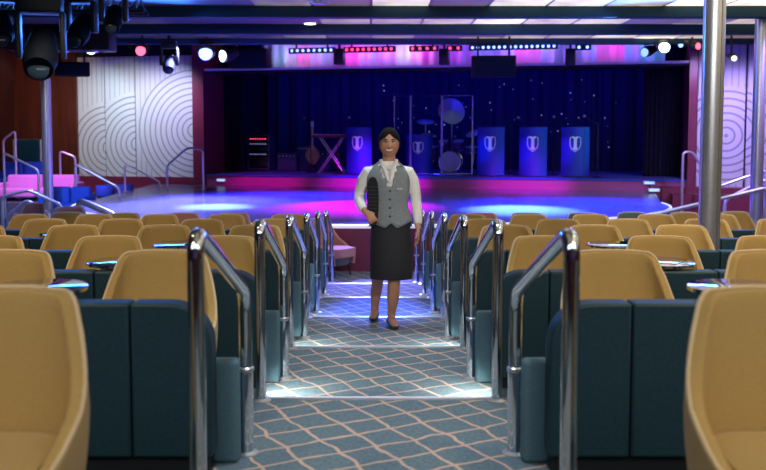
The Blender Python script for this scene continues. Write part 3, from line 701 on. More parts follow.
# ------------------------------------------------------------------ side areas: terraces, sofas, rails
struct(MB().box(-9.5, -6.0, 15.2, 19.6, 0, 0.30).build('floor_terrace_left', M['carpet2'], smooth=False))
struct(MB().box(-9.5, -5.66, 19.6, 23.2, 0, 0.5).build('floor_terrace_left_rear', M['carpet2'], smooth=False))
struct(MB().box(6.9, 10.5, 16.6, 19.3, 0, 0.35).build('floor_terrace_right', M['maroon'], smooth=False))
def sofa(px0, px1, pytop, Y, z0, H, m, lab, D=0.8, rz=0):
    a, b = at(px0, 0, Y), at(px1, 0, Y); w_ = b.x-a.x
    o = empty('sofa', ((a.x+b.x)/2, Y, z0), rz, lab, 'sofa')
    n = max(2, round(w_/0.8)); 
    s = MB()
    for i in range(n): s.box(-w_/2+i*w_/n+0.01, -w_/2+(i+1)*w_/n-0.01, -0.02, 0.2, 0.08, H, 0.06, 4)
    s.build('back', m, o)
    s = MB()
    for i in range(n): s.box(-w_/2+i*w_/n+0.01, -w_/2+(i+1)*w_/n-0.01, 0.2-D, -0.02, 0.08, H*0.52, 0.05, 4)
    s.build('seat', m, o)
    for sx in (-1, 1):
        for y in (0.24-D, 0.14): MB().tube([(sx*(w_/2-0.1), y, 0.0), (sx*(w_/2-0.1), y, 0.09)], 0.03, 10).build('foot', M['dark'], o)
    for sx in (-1, 1): MB().box(sx*w_/2-0.06, sx*w_/2+0.06, 0.2-D, 0.2, 0.06, H*0.72, 0.04, 3).build('arm', m, o)
    return o
sofa(8, 80, 175, 20.6, 0.50, 0.56, M['lilac'], 'lilac upholstered sofa behind the slim column at the left', 0.7)
sofa(50, 91, 187, 18.4, 0.30, 0.62, M['blue_fab'], 'low bright blue sofa left of the dance floor, nearer of the two', 0.7)
sofa(97, 140, 183, 21.6, 0.4, 0.55, M['blue_fab'], 'bright blue low sofa below the pale panels, behind the dance floor edge', 0.6) if False else None
sofa(4, 46, 160, 22.25, 0.50, 0.80, M['blue_fab'], 'long blue sofa along the wood wall behind the lilac one', 0.7)
for (px0, px1, Y, lab) in ((97, 115, 21.0, 'round blue stool below the pale panels, left of two'), (117, 134, 21.3, 'round blue stool below the pale panels, right of two')):
    a = at((px0+px1)/2, 0, Y); w_ = (px1-px0)/2*Y/F
    o = empty('stool', (a.x, Y, 0.5), 0, lab, 'stool')
    MB().lathe([(w_*0.9, 0.06), (w_, 0.10), (w_, 0.26), (w_*0.9, 0.30), (0.05, 0.31)], 28).build('seat', M['blue_fab'], o); MB().lathe([(w_*0.8, 0.0), (w_*0.8, 0.06)], 24).build('plinth', M['dark'], o)
# teal privacy screen by the wood wall
p0, p1 = at(20, 168, 23.2), at(46, 140, 23.2)
o = empty('partition', ((p0.x+p1.x)/2, 22.95, 0.5), 0, 'teal partition with steel frame in front of the wood wall', 'partition')
W2 = (p1.x-p0.x)/2; HH = p1.z-0.5
MB().box(-W2, W2, 0, 0.04, 0.1, HH).build('panel', mat('teal_glass_panel', (0.01, 0.10, 0.14), 0.2, noise_amt=0.1), o)
MB().tube([(-W2, 0.02, 0), (-W2, 0.02, HH), (W2, 0.02, HH), (W2, 0.02, 0)], 0.03, 8).build('frame', M['brushed'], o)
# far handrails given by photo points at a depth
def far_rail(pts, Y, base, lab, r=0.03, Y2=None):
    Y2 = Y2 or Y; n = len(pts); P = []
    for i, (px, py) in enumerate(pts): P.append(at(px, py, Y+(Y2-Y)*i/max(1, n-1)))
    c = P[0].copy(); c.z = base
    o = empty('handrail', c, 0, lab, 'handrail', 'far handrails around the dance floor')
    Q = [p-c for p in P]
    path = [Vector((Q[0].x, Q[0].y, 0))]+Q+[Vector((Q[-1].x, Q[-1].y, 0))]
    MB().tube(fillet(path, 0.09, 5), r, 10).build('rail_tube', M['satin'], o)
    for q in (path[0], path[-1]): MB().lathe([(r*2, q.z), (r*2, q.z+0.012), (r, q.z+0.02)], 14, (q.x, q.y)).build('floor_flange', M['brushed'], o)
    if n > 1 and (Q[-1]-Q[0]).length > 1.3:
        mm = (Q[0]+Q[-1])/2; MB().tube([(mm.x, mm.y, 0), mm], r*0.8, 8).build('post', M['chrome'], o)
far_rail([(6, 140), (18, 131)], 21.0, 0.5, 'slim chrome rail at the left edge before the teal partition', 0.025)
far_rail([(6, 153), (40, 170)], 18.2, 0.30, 'chrome stair rail sloping down right in front of the lilac sofa', 0.025)
far_rail([(62, 151), (77, 157)], 21.3, 0.5, 'short dark chrome rail right of the slim left column', 0.025)
far_rail([(77, 162), (121, 188)], 19.6, 0.0, 'chrome stair rail sloping down right before the pale panels', 0.028) if False else None
far_rail([(77, 164), (120, 188)], 18.9, 0.0, 'chrome stair rail sloping down to the dance floor in front of the pale panels', 0.03)
far_rail([(126, 164), (161, 182)], 20.9, dz, 'thin chrome rail standing below the wide ring panel', 0.022)
far_rail([(168, 166), (188, 148), (204, 150)], 21.6, dz, 'curved chrome rail at the left corner of the stage', 0.026)
far_rail([(80, 200), (133, 224)], 14.4, 0.0, 'chrome ramp rail at the left front corner of the dance floor', 0.05)
far_rail([(8, 216), (28, 200), (50, 214)], 14.95, 0.0, 'chrome rail between the last left chairs and the blue sofa', 0.03)
far_rail([(3, 197), (30, 190), (62, 205)], 15.12, 0.0, 'chrome rail in front of the lilac sofa at the left edge', 0.026)
far_rail([(649, 216), (765, 188)], 14.2, 0.0, 'long chrome ramp rail rising right behind the big column', 0.035, 14.6)
far_rail([(716, 187), (764, 170)], 16.2, 0.35, 'chrome ramp rail passing the far right column, upper one', 0.03)
far_rail([(724, 200), (764, 179)], 15.6, 0.0, 'chrome ramp rail passing the far right column, lower one', 0.03)
far_rail([(681, 152), (690, 152), (700, 166)], 19.2, 0.0, 'dark curved rail at the right corner of the stage', 0.028)
# ------------------------------------------------------------------ PERSON (walking towards the camera, faces -Y)
skin = mat('skin', (0.50, 0.25, 0.155), 0.5, noise_amt=0.06, nscale=20)
skin.node_tree.nodes['Principled BSDF'].inputs['Subsurface Weight'].default_value = 0.08
pr = empty('person', (0.133, 7.66, Z(hk(4))), 0, 'smiling person in grey vest, white shirt and black skirt walking with a dark folder', 'person')
s = MB()
hx = 0.017
# head
bmh = bmesh.new(); vs = bmesh.ops.create_uvsphere(bmh, u_segments=40, v_segments=32, radius=1)['verts']
for v in vs:
    x, y, z = v.co
    w_ = 0.082*(1-0.26*max(0, -z)**2.0)*(1-0.05*max(0, z))
    X_ = x*w_; Y_ = y*0.092*(1-0.12*max(0, -z)); Z_ = z*0.118
    if y < 0:
        f_ = -y
        Z_n = Z_
        def bump(cx, cz, sx, sz_, amp): return amp*math.exp(-((X_-cx)/sx)**2-((Z_n-cz)/sz_)**2)*f_
        Y_ += bump(-0.031, 0.019, 0.017, 0.012, 0.011)+bump(0.031, 0.019, 0.017, 0.012, 0.011)   # sockets
        Y_ -= bump(0, -0.022, 0.013, 0.014, 0.020)+bump(0, 0.0, 0.009, 0.022, 0.008)              # nose
        Y_ -= bump(0, 0.036, 0.05, 0.012, 0.004)
        Y_ -= bump(-0.042, -0.022, 0.02, 0.02, 0.006)+bump(0.042, -0.022, 0.02, 0.02, 0.006)     # smiling cheeks
        Y_ -= bump(0, -0.054, 0.03, 0.012, 0.005)-bump(0, -0.075, 0.025, 0.007, 0.004)
        Y_ -= bump(0, -0.098, 0.022, 0.016, 0.008)
    v.co = (X_+hx, Y_-0.005, Z_+1.523)
tmp = bpy.data.meshes.new('t'); bmh.to_mesh(tmp); bmh.free(); s.bm.from_mesh(tmp)
for sx in (-1, 1): s.ball((hx+sx*0.078, 0.012, 1.525), (0.012, 0.018, 0.030), 12, 8)      # ears
# neck, torso
s.tube([(0.012, 0.02, 1.27), (0.014, 0.018, 1.36), (0.017, 0.01, 1.46)], [0.062, 0.050, 0.054], 20)
s.loft([(0.03, 0.02, 0.80, 0.155, 0.10), (0.025, 0.02, 0.90, 0.16, 0.105), (0.02, 0.015, 1.02, 0.128, 0.09), (0.012, 0.01, 1.15, 0.15, 0.10), (0.01, 0.012, 1.25, 0.175, 0.098), (0.01, 0.018, 1.32, 0.165, 0.075), (0.012, 0.02, 1.36, 0.09, 0.055)], 28)
# legs
s.tube([(-0.045, 0.03, 0.86), (-0.055, 0.06, 0.62), (-0.068, 0.10, 0.46), (-0.075, 0.20, 0.36), (-0.09, 0.27, 0.24), (-0.098, 0.29, 0.12), (-0.10, 0.29, 0.075)], [0.085, 0.078, 0.056, 0.050, 0.049, 0.034, 0.035], 16)
s.tube([(0.085, 0.03, 0.86), (0.072, 0.0, 0.62), (0.062, -0.03, 0.46), (0.056, -0.035, 0.36), (0.052, -0.02, 0.25), (0.04, -0.01, 0.12), (0.036, -0.01, 0.07)], [0.085, 0.078, 0.056, 0.051, 0.052, 0.034, 0.036], 16)
def foot(cx, cy, cz, rx, toe_out):
    c, d = math.cos(toe_out), math.sin(toe_out)
    P = [(0, 0.05, 0.03), (0, 0.0, 0.045), (0, -0.07, 0.035), (0, -0.13, 0.022), (0, -0.17, 0.016)]
    pts = []
    for (x, y, z) in P: pts.append((cx+x*c-y*d, cy+x*d+y*c, cz+z))
    return pts
fL = foot(-0.10, 0.29, 0.025, 0, -0.1); fR = foot(0.036, -0.01, 0.02, 0, 0.2)
for f_ in (fL, fR): s.tube(f_, [(0.026, 0.026), (0.034, 0.034), (0.036, 0.028), (0.034, 0.018), (0.02, 0.012)], 14)
# arms : image-left arm bent, hand at folder ; image-right arm hanging
s.tube([(-0.15, 0.02, 1.295), (-0.19, 0.04, 1.23), (-0.222, 0.06, 1.12), (-0.23, 0.03, 1.07), (-0.20, -0.08, 1.00), (-0.175, -0.13, 0.975)], [0.045, 0.044, 0.041, 0.04, 0.032, 0.026], 16)
s.tube([(0.17, 0.02, 1.295), (0.21, 0.03, 1.22), (0.238, 0.035, 1.09), (0.245, 0.02, 1.0), (0.252, -0.02, 0.88), (0.255, -0.03, 0.84)], [0.045, 0.044, 0.041, 0.038, 0.029, 0.025], 16)
# hands
def hand(w, d, nrm, side_v, curl, thumb_side):
    w = Vector(w); d = Vector(d).normalized(); nrm = Vector(nrm).normalized(); sv = Vector(side_v).normalized()
    s.tube([w-d*0.015, w+d*0.02, w+d*0.055, w+d*0.085], [(0.024, 0.017), (0.033, 0.017), (0.038, 0.015), (0.035, 0.011)], 14) if False else None
    pts = [w-d*0.02, w+d*0.02, w+d*0.055, w+d*0.088]; ws = [0.023, 0.031, 0.039, 0.037]; ts = [0.018, 0.016, 0.014, 0.011]
    rings = []
    for p, a_, b_ in zip(pts, ws, ts): rings.append([s.bm.verts.new(p+sv*a_*math.cos(2*PI*j/14)+nrm*b_*math.sin(2*PI*j/14)) for j in range(14)])
    for i in range(3):
        for j in range(14): s.bm.faces.new((rings[i][j], rings[i][(j+1) % 14], rings[i+1][(j+1) % 14], rings[i+1][j]))
    s.bm.faces.new(rings[0][::-1]); s.bm.faces.new(rings[-1])
    for i, (off, L) in enumerate(((-0.029, 0.064), (-0.0098, 0.074), (0.0098, 0.070), (0.029, 0.055))):
        b = w+d*0.08+sv*off*thumb_side*-1; P = [b]; ang = 0
        for fr in (0.45, 0.32, 0.23):
            ang += curl*(1+0.1*i); dd = d*math.cos(ang)+nrm*math.sin(ang); P.append(P[-1]+dd*L*fr)
        s.tube(P, [0.0088, 0.0084, 0.0078, 0.0062], 8)
    b = w+d*0.018+sv*thumb_side*0.026
    s.tube([b, b+(sv*thumb_side*0.6+d*0.7+nrm*0.2)*0.035, b+(sv*thumb_side*0.75+d*1.25+nrm*0.5)*0.048], [0.012, 0.010, 0.007], 8)
hand((-0.165, -0.14, 0.97), (0.55, -0.12, -0.75), (0.15, 1, 0.0), (0.8, 0, 0.6), 0.55, 1)
hand((0.256, -0.035, 0.825), (0.02, -0.08, -1), (-1, -0.1, 0), (0, -1, 0.05), 0.28, 1)
body = s.build('body', skin, pr, mods=[('REMESH', dict(mode='VOXEL', voxel_size=0.0048)), ('SMOOTH', dict(factor=0.5, iterations=3))])
for md in body.modifiers:
    if md.type == 'REMESH': md.use_smooth_shade = True
# face details
eyew = mat('eye_white', (0.8, 0.8, 0.78), 0.3, noise_amt=0.02); dk_ = mat('dark_brown', (0.02, 0.012, 0.01), 0.4, noise_amt=0.1); lip = mat('lip_red', (0.45, 0.10, 0.09), 0.4, noise_amt=0.05); teeth = mat('teeth', (0.85, 0.83, 0.78), 0.3, noise_amt=0.02)
for sx in (-1, 1):
    MB().ball((hx+sx*0.031, -0.0795, 1.541), (0.0135, 0.008, 0.0068), 12, 8).build('eye', eyew, pr)
    MB().ball((hx+sx*0.031, -0.0865, 1.541), (0.0066, 0.003, 0.0066), 10, 6).build('iris', dk_, pr)
    MB().tube([(hx+sx*0.013, -0.089, 1.559), (hx+sx*0.031, -0.088, 1.566), (hx+sx*0.051, -0.076, 1.559)], [0.0036, 0.0050, 0.0025], 8).build('eyebrow', dk_, pr)
    MB().tube([(hx+sx*0.018, -0.087, 1.546), (hx+sx*0.031, -0.0875, 1.550), (hx+sx*0.046, -0.081, 1.545)], 0.0028, 6).build('eyelash', dk_, pr)
MB().tube([(hx-0.034, -0.079, 1.487), (hx-0.018, -0.091, 1.478), (hx, -0.095, 1.475), (hx+0.018, -0.091, 1.478), (hx+0.034, -0.079, 1.487)], [(0.003, 0.003), (0.008, 0.005), (0.010, 0.005), (0.008, 0.005), (0.003, 0.003)], 10).build('teeth', teeth, pr)
for a_, b_ in ((0.011, 'lip'), (-0.012, 'lip')):
    MB().tube([(hx-0.037, -0.079, 1.489), (hx-0.018, -0.093, 1.478+a_*0.8), (hx, -0.0975, 1.475+a_), (hx+0.018, -0.093, 1.478+a_*0.8), (hx+0.037, -0.079, 1.489)], 0.004, 8).build(b_, lip, pr)
# hair : cap pulled back
bm = bmesh.new(); vs = bmesh.ops.create_uvsphere(bm, u_segments=40, v_segments=28, radius=1)['verts']
kill = []
for v in vs:
    x, y, z = v.co
    lim = 0.56-0.55*abs(x) if y < -0.45 else (0.56-0.55*abs(x)-(y+0.45)*2.2 if y < 0.1 else -0.80)
    if z < lim-0.0: kill.append(v)
    kk = min(1.0, 0.90+0.30*max(0, z-lim))
    v.co = (x*0.094*kk+hx, y*0.108*kk+0.002, z*0.133*kk+1.531)
bmesh.ops.delete(bm, geom=kill, context='VERTS')
s = MB(); s.bm = bm; s.build('hair', mat('black_hair', (0.008, 0.006, 0.006), 0.8, noise_amt=0.3, nscale=90, spec=0.15), pr, mods=[('SOLIDIFY', dict(thickness=0.006, offset=-1)), ('SUBSURF', dict(levels=1, render_levels=1))])
MB().ball((hx, 0.105, 1.50), (0.042, 0.035, 0.042)).build('hair_bun', bpy.data.materials['black_hair'], pr)
# shirt: sleeves + collar/scarf + front
shirt = mat('white_shirt', (0.80, 0.80, 0.78), 0.7, noise_amt=0.08, nscale=25, bump=0.1); vestm = mat('grey_vest', (0.215, 0.245, 0.27), 0.85, noise_amt=0.4, nscale=70, bump=0.2); skirtm = mat('black_skirt', (0.012, 0.014, 0.02), 0.8, noise_amt=0.2, nscale=60)
s = MB()
s.loft([(0.022, 0.016, 1.0, 0.135, 0.097), (0.012, 0.01, 1.15, 0.157, 0.107), (0.01, 0.012, 1.25, 0.182, 0.105), (0.01, 0.018, 1.315, 0.172, 0.083), (0.012, 0.02, 1.355, 0.11, 0.07), (0.014, 0.02, 1.385, 0.068, 0.064)], 28)
s.tube([(-0.10, 0.02, 1.315), (-0.155, 0.02, 1.295), (-0.192, 0.04, 1.23), (-0.222, 0.06, 1.12), (-0.230, 0.03, 1.065), (-0.20, -0.08, 0.998), (-0.185, -0.108, 0.985)], [0.035, 0.052, 0.054, 0.050, 0.048, 0.040, 0.037], 20)
s.tube([(0.12, 0.02, 1.315), (0.175, 0.02, 1.295), (0.213, 0.03, 1.22), (0.238, 0.035, 1.09), (0.246, 0.02, 1.0), (0.254, -0.012, 0.90), (0.255, -0.02, 0.865)], [0.035, 0.052, 0.053, 0.048, 0.044, 0.038, 0.035], 20)
s.build('shirt', shirt, pr, mods=[('REMESH', dict(mode='VOXEL', voxel_size=0.007)), ('SMOOTH', dict(factor=0.5, iterations=2))])
for md in pr.children[-1].modifiers:
    if md.type == 'REMESH': md.use_smooth_shade = True
# collar and soft scarf falling into the V
s = MB()
for sx in (-1, 1):
    s.tube([(0.014+sx*0.055, 0.05, 1.395), (0.014+sx*0.066, 0.0, 1.392), (0.014+sx*0.052, -0.06, 1.365), (0.014+sx*0.03, -0.098, 1.32), (0.014+sx*0.004, -0.122, 1.22)], [(0.010, 0.008), (0.013, 0.009), (0.017, 0.008), (0.019, 0.007), (0.009, 0.005)], 12)
s.ball((0.014, -0.098, 1.335), (0.022, 0.016, 0.022), 12, 8)
s.build('neck_scarf', mat('white_scarf', (0.75, 0.75, 0.73), 0.6, noise_amt=0.05), pr)
# vest: loft with V opening and two points at the hem
def vest():
    bm = bmesh.new(); NS = 64; secs = [(0.03, 0.018, 0.835, 0.172, 0.122), (0.028, 0.018, 0.90, 0.172, 0.122), (0.022, 0.015, 0.98, 0.152, 0.112), (0.02, 0.014, 1.03, 0.148, 0.108), (0.014, 0.01, 1.10, 0.158, 0.113), (0.011, 0.01, 1.18, 0.172, 0.118), (0.01, 0.012, 1.25, 0.18, 0.114), (0.01, 0.016, 1.30, 0.166, 0.098), (0.012, 0.02, 1.345, 0.118, 0.078), (0.013, 0.02, 1.375, 0.078, 0.068)]
    rings = []
    for (cx, cy, z, rx, ry) in secs:
        R = []
        for j in range(NS):
            a = 2*PI*j/NS
            x = cx+rx*math.cos(a); y = cy+ry*math.sin(a); zz = z
            if z < 0.91 and math.sin(a) < 0:   # hem points either side of the centre
                d = abs(x-0.03); zz = z + (0.045*max(0, 1-d/0.045) if d < 0.045 else 0.05*min(1, (d-0.045)/0.12)**1.2)*(1 if z < 0.85 else 0.45)
            R.append(bm.verts.new((x, y, zz)))
        rings.append(R)
    for i in range(len(rings)-1):
        for j in range(NS):
            q = (rings[i][j], rings[i][(j+1) % NS], rings[i+1][(j+1) % NS], rings[i+1][j])
            c = sum((v.co for v in q), Vector())/4
            if c.y < 0 and c.z > 1.16 and abs(c.x-0.014) < (c.z-1.16)*0.42: continue
            bm.faces.new(q)
    return bm
s = MB(); s.bm = vest(); s.build('vest', vestm, pr, mods=[('SUBSURF', dict(levels=1, render_levels=1)), ('SOLIDIFY', dict(thickness=0.008, offset=1))])
for i, z in enumerate((1.145, 1.075, 1.005, 0.935)):
    MB().tube([(0.022, -0.10-0.005*(i == 0)-0.004*(i == 3), z), (0.022, -0.118-0.006*(i in (0,))-0.010*(i == 3)-0.003*(i == 2), z)], 0.009, 12).build('button', M['dark'], pr)
MB().box(0.075, 0.125, -0.118, -0.105, 1.155, 1.163, 0.002).build('welt_pocket', shirt, pr)
# skirt
s = MB(); s.loft([(0.035, 0.02, 0.405, 0.176, 0.135), (0.037, 0.02, 0.42, 0.178, 0.137), (0.037, 0.018, 0.60, 0.178, 0.13), (0.034, 0.018, 0.76, 0.17, 0.122), (0.03, 0.018, 0.86, 0.162, 0.113), (0.026, 0.016, 0.96, 0.14, 0.098)], 40)
s.build('skirt', skirtm, pr)
# shoes: black pumps
for nm, f_ in (('shoe', fL), ('shoe', fR)):
    P = [Vector(p)+Vector((0, 0, -0.012)) for p in f_]
    o = MB().tube([P[0]+Vector((0, 0.012, 0.0)), P[0], P[1]+Vector((0, 0, -0.012)), P[2]+Vector((0, 0, -0.012)), P[3]+Vector((0, 0, -0.004)), P[4]+Vector((0, -0.012, 0))], [(0.022, 0.02), (0.033, 0.028), (0.038, 0.022), (0.041, 0.018), (0.039, 0.021), (0.022, 0.012)], 16).build(nm, M['black'], pr)
    q = P[0]; MB().tube([(q.x, q.y+0.01, max(0.022, q.z)), (q.x, q.y+0.012, 0.0)], [0.02, 0.015], 12).build('heel', M['black'], o)
# folder held against the side
fo = empty('folder', (0.133-0.118, 7.66-0.135, Z(hk(4))+0.86), 0, 'dark ribbed folder held upright under the arm of the person', 'folder')
P = []
for i in range(24):
    a = 2*PI*i/24; c, d = math.cos(a), math.sin(a)
    P.append((0.048*math.copysign(abs(c)**0.7, c), 0.20+0.20*math.copysign(abs(d)**0.75, d)))
foldm = mat('black_folder', (0.008, 0.009, 0.013), 0.6, noise_amt=0.2, spec=0.2)
o = MB().yprism(P, -0.012, 0.0).build('cover', foldm, fo, mods=[('BEVEL', dict(width=0.003, segments=2, limit_method='ANGLE'))])
MB().yprism([(x*0.95, z*0.97+0.006) for x, z in P], 0.0, 0.014).build('pages', mat('grey_pages', (0.2, 0.2, 0.22), 0.7, noise_amt=0.1), fo)
MB().yprism(P, 0.014, 0.022).build('back_cover', foldm, fo)
s = MB()
for i in range(9): s.tube([(-0.04, -0.013, 0.08+0.03*i), (0.04, -0.013, 0.08+0.03*i)], 0.003, 6)
s.build('ribs', mat('folder_ribs', (0.02, 0.022, 0.03), 0.5, noise_amt=0.1), fo)
# ------------------------------------------------------------------ LIGHTS
def light(t, name, loc, energy, col, target=None, **k):
    L = bpy.data.lights.new(name, t); L.energy = energy; L.color = col
    for a_, b_ in k.items(): setattr(L, a_, b_)
    o = bpy.data.objects.new(name, L); C.objects.link(o); o.location = loc
    if target is not None: o.rotation_euler = (Vector(target)-Vector(loc)).to_track_quat('-Z', 'Y').to_euler()
    return o
warm = (1.0, 0.82, 0.55)
for i, (x, y) in enumerate(((-1.9, 0.9), (2.0, 0.9), (-2.2, 3.2), (2.3, 3.2), (-2.6, 5.4), (2.8, 5.4), (-3.2, 7.8), (3.6, 7.6), (-3.4, 10.0), (4.0, 10.0))):
    light('SPOT', 'house_downlight', (x, y, 3.88), 132 if i > 1 else 90, warm, (x*0.95, y+1.1, 0.8), spot_size=math.radians(95), spot_blend=1.0, shadow_soft_size=0.12)
for y in (4.0, 5.9, 7.9):
    light('SPOT', 'aisle_downlight', (CX, y, 3.88), 165, (0.68, 0.84, 1.0), (CX, y+0.3, 0.5), spot_size=math.radians(48), spot_blend=1.0, shadow_soft_size=0.1)
light('SPOT', 'face_light', (0.9, 2.6, 3.6), 430, (1, 0.93, 0.85), (0.13, 7.66, 1.6), spot_size=math.radians(22), spot_blend=0.8, shadow_soft_size=0.1)
for k in range(2, 6):
    for side in (-1, 1):
        light('SPOT', 'step_pool', (CX+side*0.62, nose(k)+0.42, Z(hk(k+1))+0.22), 17.0, (0.95, 1.0, 0.88) if k < 4 else (0.7, 0.8, 1), (CX+side*0.50, nose(k)+0.56, Z(hk(k+1))), spot_size=math.radians(95), spot_blend=0.9, shadow_soft_size=0.02)
light('SPOT', 'blue_aisle', (0.3, 15.5, 3.7), 8000, (0.03, 0.10, 1), (0.05, 8.85, 0.3), spot_size=math.radians(10), spot_blend=0.7, shadow_soft_size=0.1)
light('SPOT', 'blue_aisle', (-0.4, 16.5, 3.7), 5000, (0.22, 0.20, 1), (0.05, 11.6, 0.0), spot_size=math.radians(24), spot_blend=0.9, shadow_soft_size=0.1)
def pool(loc, tgt, e_, col, deg, b=1.0): light('SPOT', 'floor_pool', loc, e_, col, tgt, spot_size=math.radians(deg), spot_blend=b, shadow_soft_size=0.1)
pool((0.3, 18.6, 3.7), (-0.2, 16.8, dz), 9000, (1.0, 0.0, 0.75), 52)
pool((2.6, 18.0, 3.7), (2.6, 16.0, dz), 9000, (0.22, 0.60, 1.0), 36)
pool((3.9, 17.6, 3.7), (3.9, 16.8, dz), 5200, (0.0, 0.03, 1.0), 100)
pool((-3.0, 18.0, 3.7), (-2.8, 16.6, dz), 6500, (0.35, 0.70, 1.0), 28)
pool((-3.9, 18.8, 3.7), (-3.9, 17.4, dz), 8000, (0.30, 0.32, 1.0), 96)
pool((-1.6, 19.8, 3.7), (-1.8, 18.8, dz), 4500, (0.04, 0.03, 1.0), 95)
# stage front magenta
pool((0.9, 18.6, 2.9), (0.2, 22.2, 0.85), 2600, (0.62, 0.0, 0.95), 38)
pool((3.6, 17.6, 2.9), (3.6, 21.2, 0.85), 1500, (0.55, 0.0, 0.8), 34)
pool((-2.4, 19.2, 2.9), (-2.6, 22.8, 0.85), 800, (0.7, 0.0, 0.6), 34)
for px, e_, c_ in ((300, 90, (0.04, 0.08, 1)), (420, 130, (0.05, 0.07, 1)), (535, 130, (0.10, 0.08, 1)), (620, 60, (0.04, 0.08, 1))):
    p = st(u_of(px, 0), 0.6, 3.4)
    light('SPOT', 'stage_wash', p, e_, c_, st(u_of(px, 1.5), 1.2, 0.9), spot_size=math.radians(75), spot_blend=1, shadow_soft_size=0.1)
for px, c_ in ((365, (0.0, 0.06, 1)), (483, (0.0, 0.05, 1)), (524, (0.04, 0.02, 1)), (563, (0.3, 0.0, 1)), (418, (0.0, 0.0, 1))):
    p = st(u_of(px, 0)-0.5, -1.6, 3.3)
    light('SPOT', 'stand_light', p, 420, c_, st(u_of(px, 0.8), 0.8, 1.5), spot_size=math.radians(13), spot_blend=0.8, shadow_soft_size=0.05)
light('SPOT', 'teal_side', st(5.3, -0.4, 2.4), 140, (0.0, 0.55, 0.40), st(u_of(545, 0.8), 0.8, 1.5), spot_size=math.radians(40), spot_blend=0.6, shadow_soft_size=0.05)
light('SPOT', 'cymbal_light', st(u_of(452, 0), -1.0, 3.2), 260, (0.45, 0.9, 1.0), st(u_of(453, 2.3), 2.3, 2.5), spot_size=math.radians(9), spot_blend=0.7, shadow_soft_size=0.05)
light('AREA', 'curtain_glow', st(0, 2.6, 3.4), 90, (0.01, 0.01, 1), st(0, 4.4, 2.3), shape='RECTANGLE', size=10, size_y=0.5)
for px, c_, e_ in ((285, (0.3, 0.5, 1), 5), (302, (1, 0.02, 0.4), 5), (318, (0.25, 0.3, 1), 6), (352, (1, 0.0, 0.6), 7), (366, (0.25, 0.25, 1), 6), (385, (0.6, 0.05, 1), 6), (404, (0.5, 0.6, 1), 6), (418, (0.9, 0.02, 0.9), 6), (455, (0.5, 0.05, 1), 4), (480, (0.1, 0.1, 1), 6), (505, (0.2, 0.15, 1), 7), (524, (1, 0.02, 0.7), 5), (545, (0.2, 0.18, 1), 7), (585, (0.2, 0.15, 1), 7), (610, (1, 0.02, 0.4), 5), (628, (0.05, 0.1, 1), 6), (648, (0.1, 0.3, 1), 6)):
    p = st(u_of(px, 0.3), 0.28, 3.95)
    light('POINT', 'valance_lamp', p, e_*0.8, c_, shadow_soft_size=0.05)
for px, c_, e_, z_ in ((98, (0.7, 0.9, 1), 110, 3.7), (125, (1, 1, 0.88), 100, 3.85), (165, (0.75, 0.72, 1), 260, 3.7), (700, (0.5, 0.36, 1), 190, 3.6), (755, (0.5, 0.33, 1), 160, 3.4)):
    p = st(u_of(px, -1.4), -1.4, z_); light('SPOT', 'panel_light', p, e_*0.85, c_, st(u_of(px, 0), 0.1, 2.3), spot_size=math.radians(95), spot_blend=1, shadow_soft_size=0.1)
light('SPOT', 'wood_light', (-8.6, 21.5, 3.8), 130, (1.0, 0.6, 0.4), (-8.6, 25, 2.2), spot_size=math.radians(90), spot_blend=1, shadow_soft_size=0.1)
light('SPOT', 'left_lilac', (-7.0, 18.0, 3.8), 900, (0.8, 0.35, 1.0), (-7.2, 20.4, 0.7), spot_size=math.radians(60), spot_blend=1, shadow_soft_size=0.1)
light('SPOT', 'left_blue', (-5.6, 14.0, 3.8), 800, (0.25, 0.35, 1.0), (-5.9, 16.6, 0.4), spot_size=math.radians(75), spot_blend=1, shadow_soft_size=0.1)
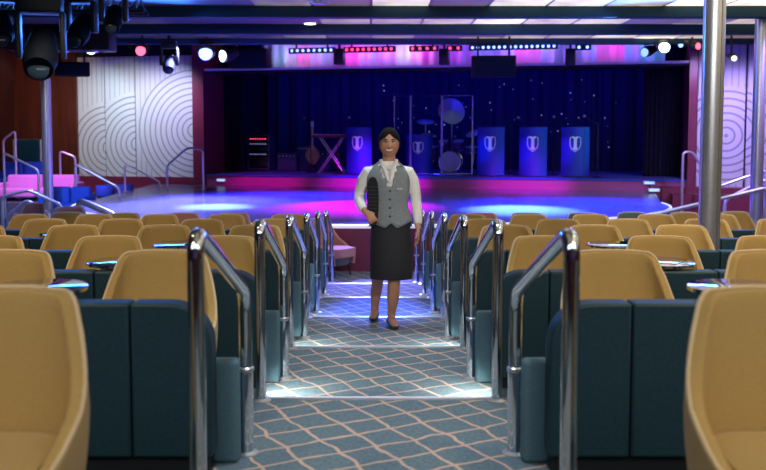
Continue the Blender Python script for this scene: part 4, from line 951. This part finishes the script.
light('SPOT', 'left_column', (-5.2, 14.4, 3.6), 300, (0.85, 0.8, 1.0), (-6.15, 17.6, 2.0), spot_size=math.radians(40), spot_blend=1, shadow_soft_size=0.3)
light('SPOT', 'right_violet', (7.0, 14.0, 3.8), 1100, (0.45, 0.3, 1.0), (6.6, 17.2, 0.5), spot_size=math.radians(85), spot_blend=1, shadow_soft_size=0.1)
light('SPOT', 'right_columns', (2.1, 4.6, 3.8), 260, (0.95, 0.95, 0.9), (3.2, 8.4, 2.2), spot_size=math.radians(50), spot_blend=1, shadow_soft_size=0.4)
light('AREA', 'added_blue_fill', (-4.2, 13.9, 3.55), 170, (0.04, 0.22, 1), (-1.0, 6.0, 0.9), shape='RECTANGLE', size=3.0, size_y=0.5)  # unseen blue panels added to reflect in the chrome rails
light('AREA', 'added_blue_fill', (5.0, 13.9, 3.55), 130, (0.08, 0.28, 1), (1.2, 6.0, 0.9), shape='RECTANGLE', size=3.0, size_y=0.5)
w = bpy.data.worlds.new('world'); bpy.context.scene.world = w; w.use_nodes = True
w.node_tree.nodes['Background'].inputs[0].default_value = (0.3, 0.45, 0.8, 1); w.node_tree.nodes['Background'].inputs[1].default_value = 0.02
# soft fill of the hall: large warm panel high behind the viewer (under the back of the ceiling)
light('AREA', 'house_fill', (0, 0.2, 3.85), 110, (0.85, 0.92, 1.0), (0, 5.5, 0.6), shape='RECTANGLE', size=8, size_y=1.5)
# ------------------------------------------------------------------ camera
cam = bpy.data.cameras.new('camera'); co = bpy.data.objects.new('camera', cam); C.objects.link(co)
co.location = (0, 0, ZC); PT = 67/920
co.rotation_euler = (PI/2-math.atan(PT), 0, 0)
cam.sensor_width = 36; cam.lens = 925/766*36*math.sqrt(1+PT*PT)**0
cam.shift_x = 12/766; cam.shift_y = -36/766
cam.dof.use_dof = True; cam.dof.focus_distance = 7.6; cam.dof.aperture_fstop = 2.8
cam.clip_end = 100
bpy.context.scene.camera = co
sc = bpy.context.scene
sc.view_settings.view_transform = 'Standard'; sc.view_settings.look = 'None'; sc.view_settings.exposure = 0.0
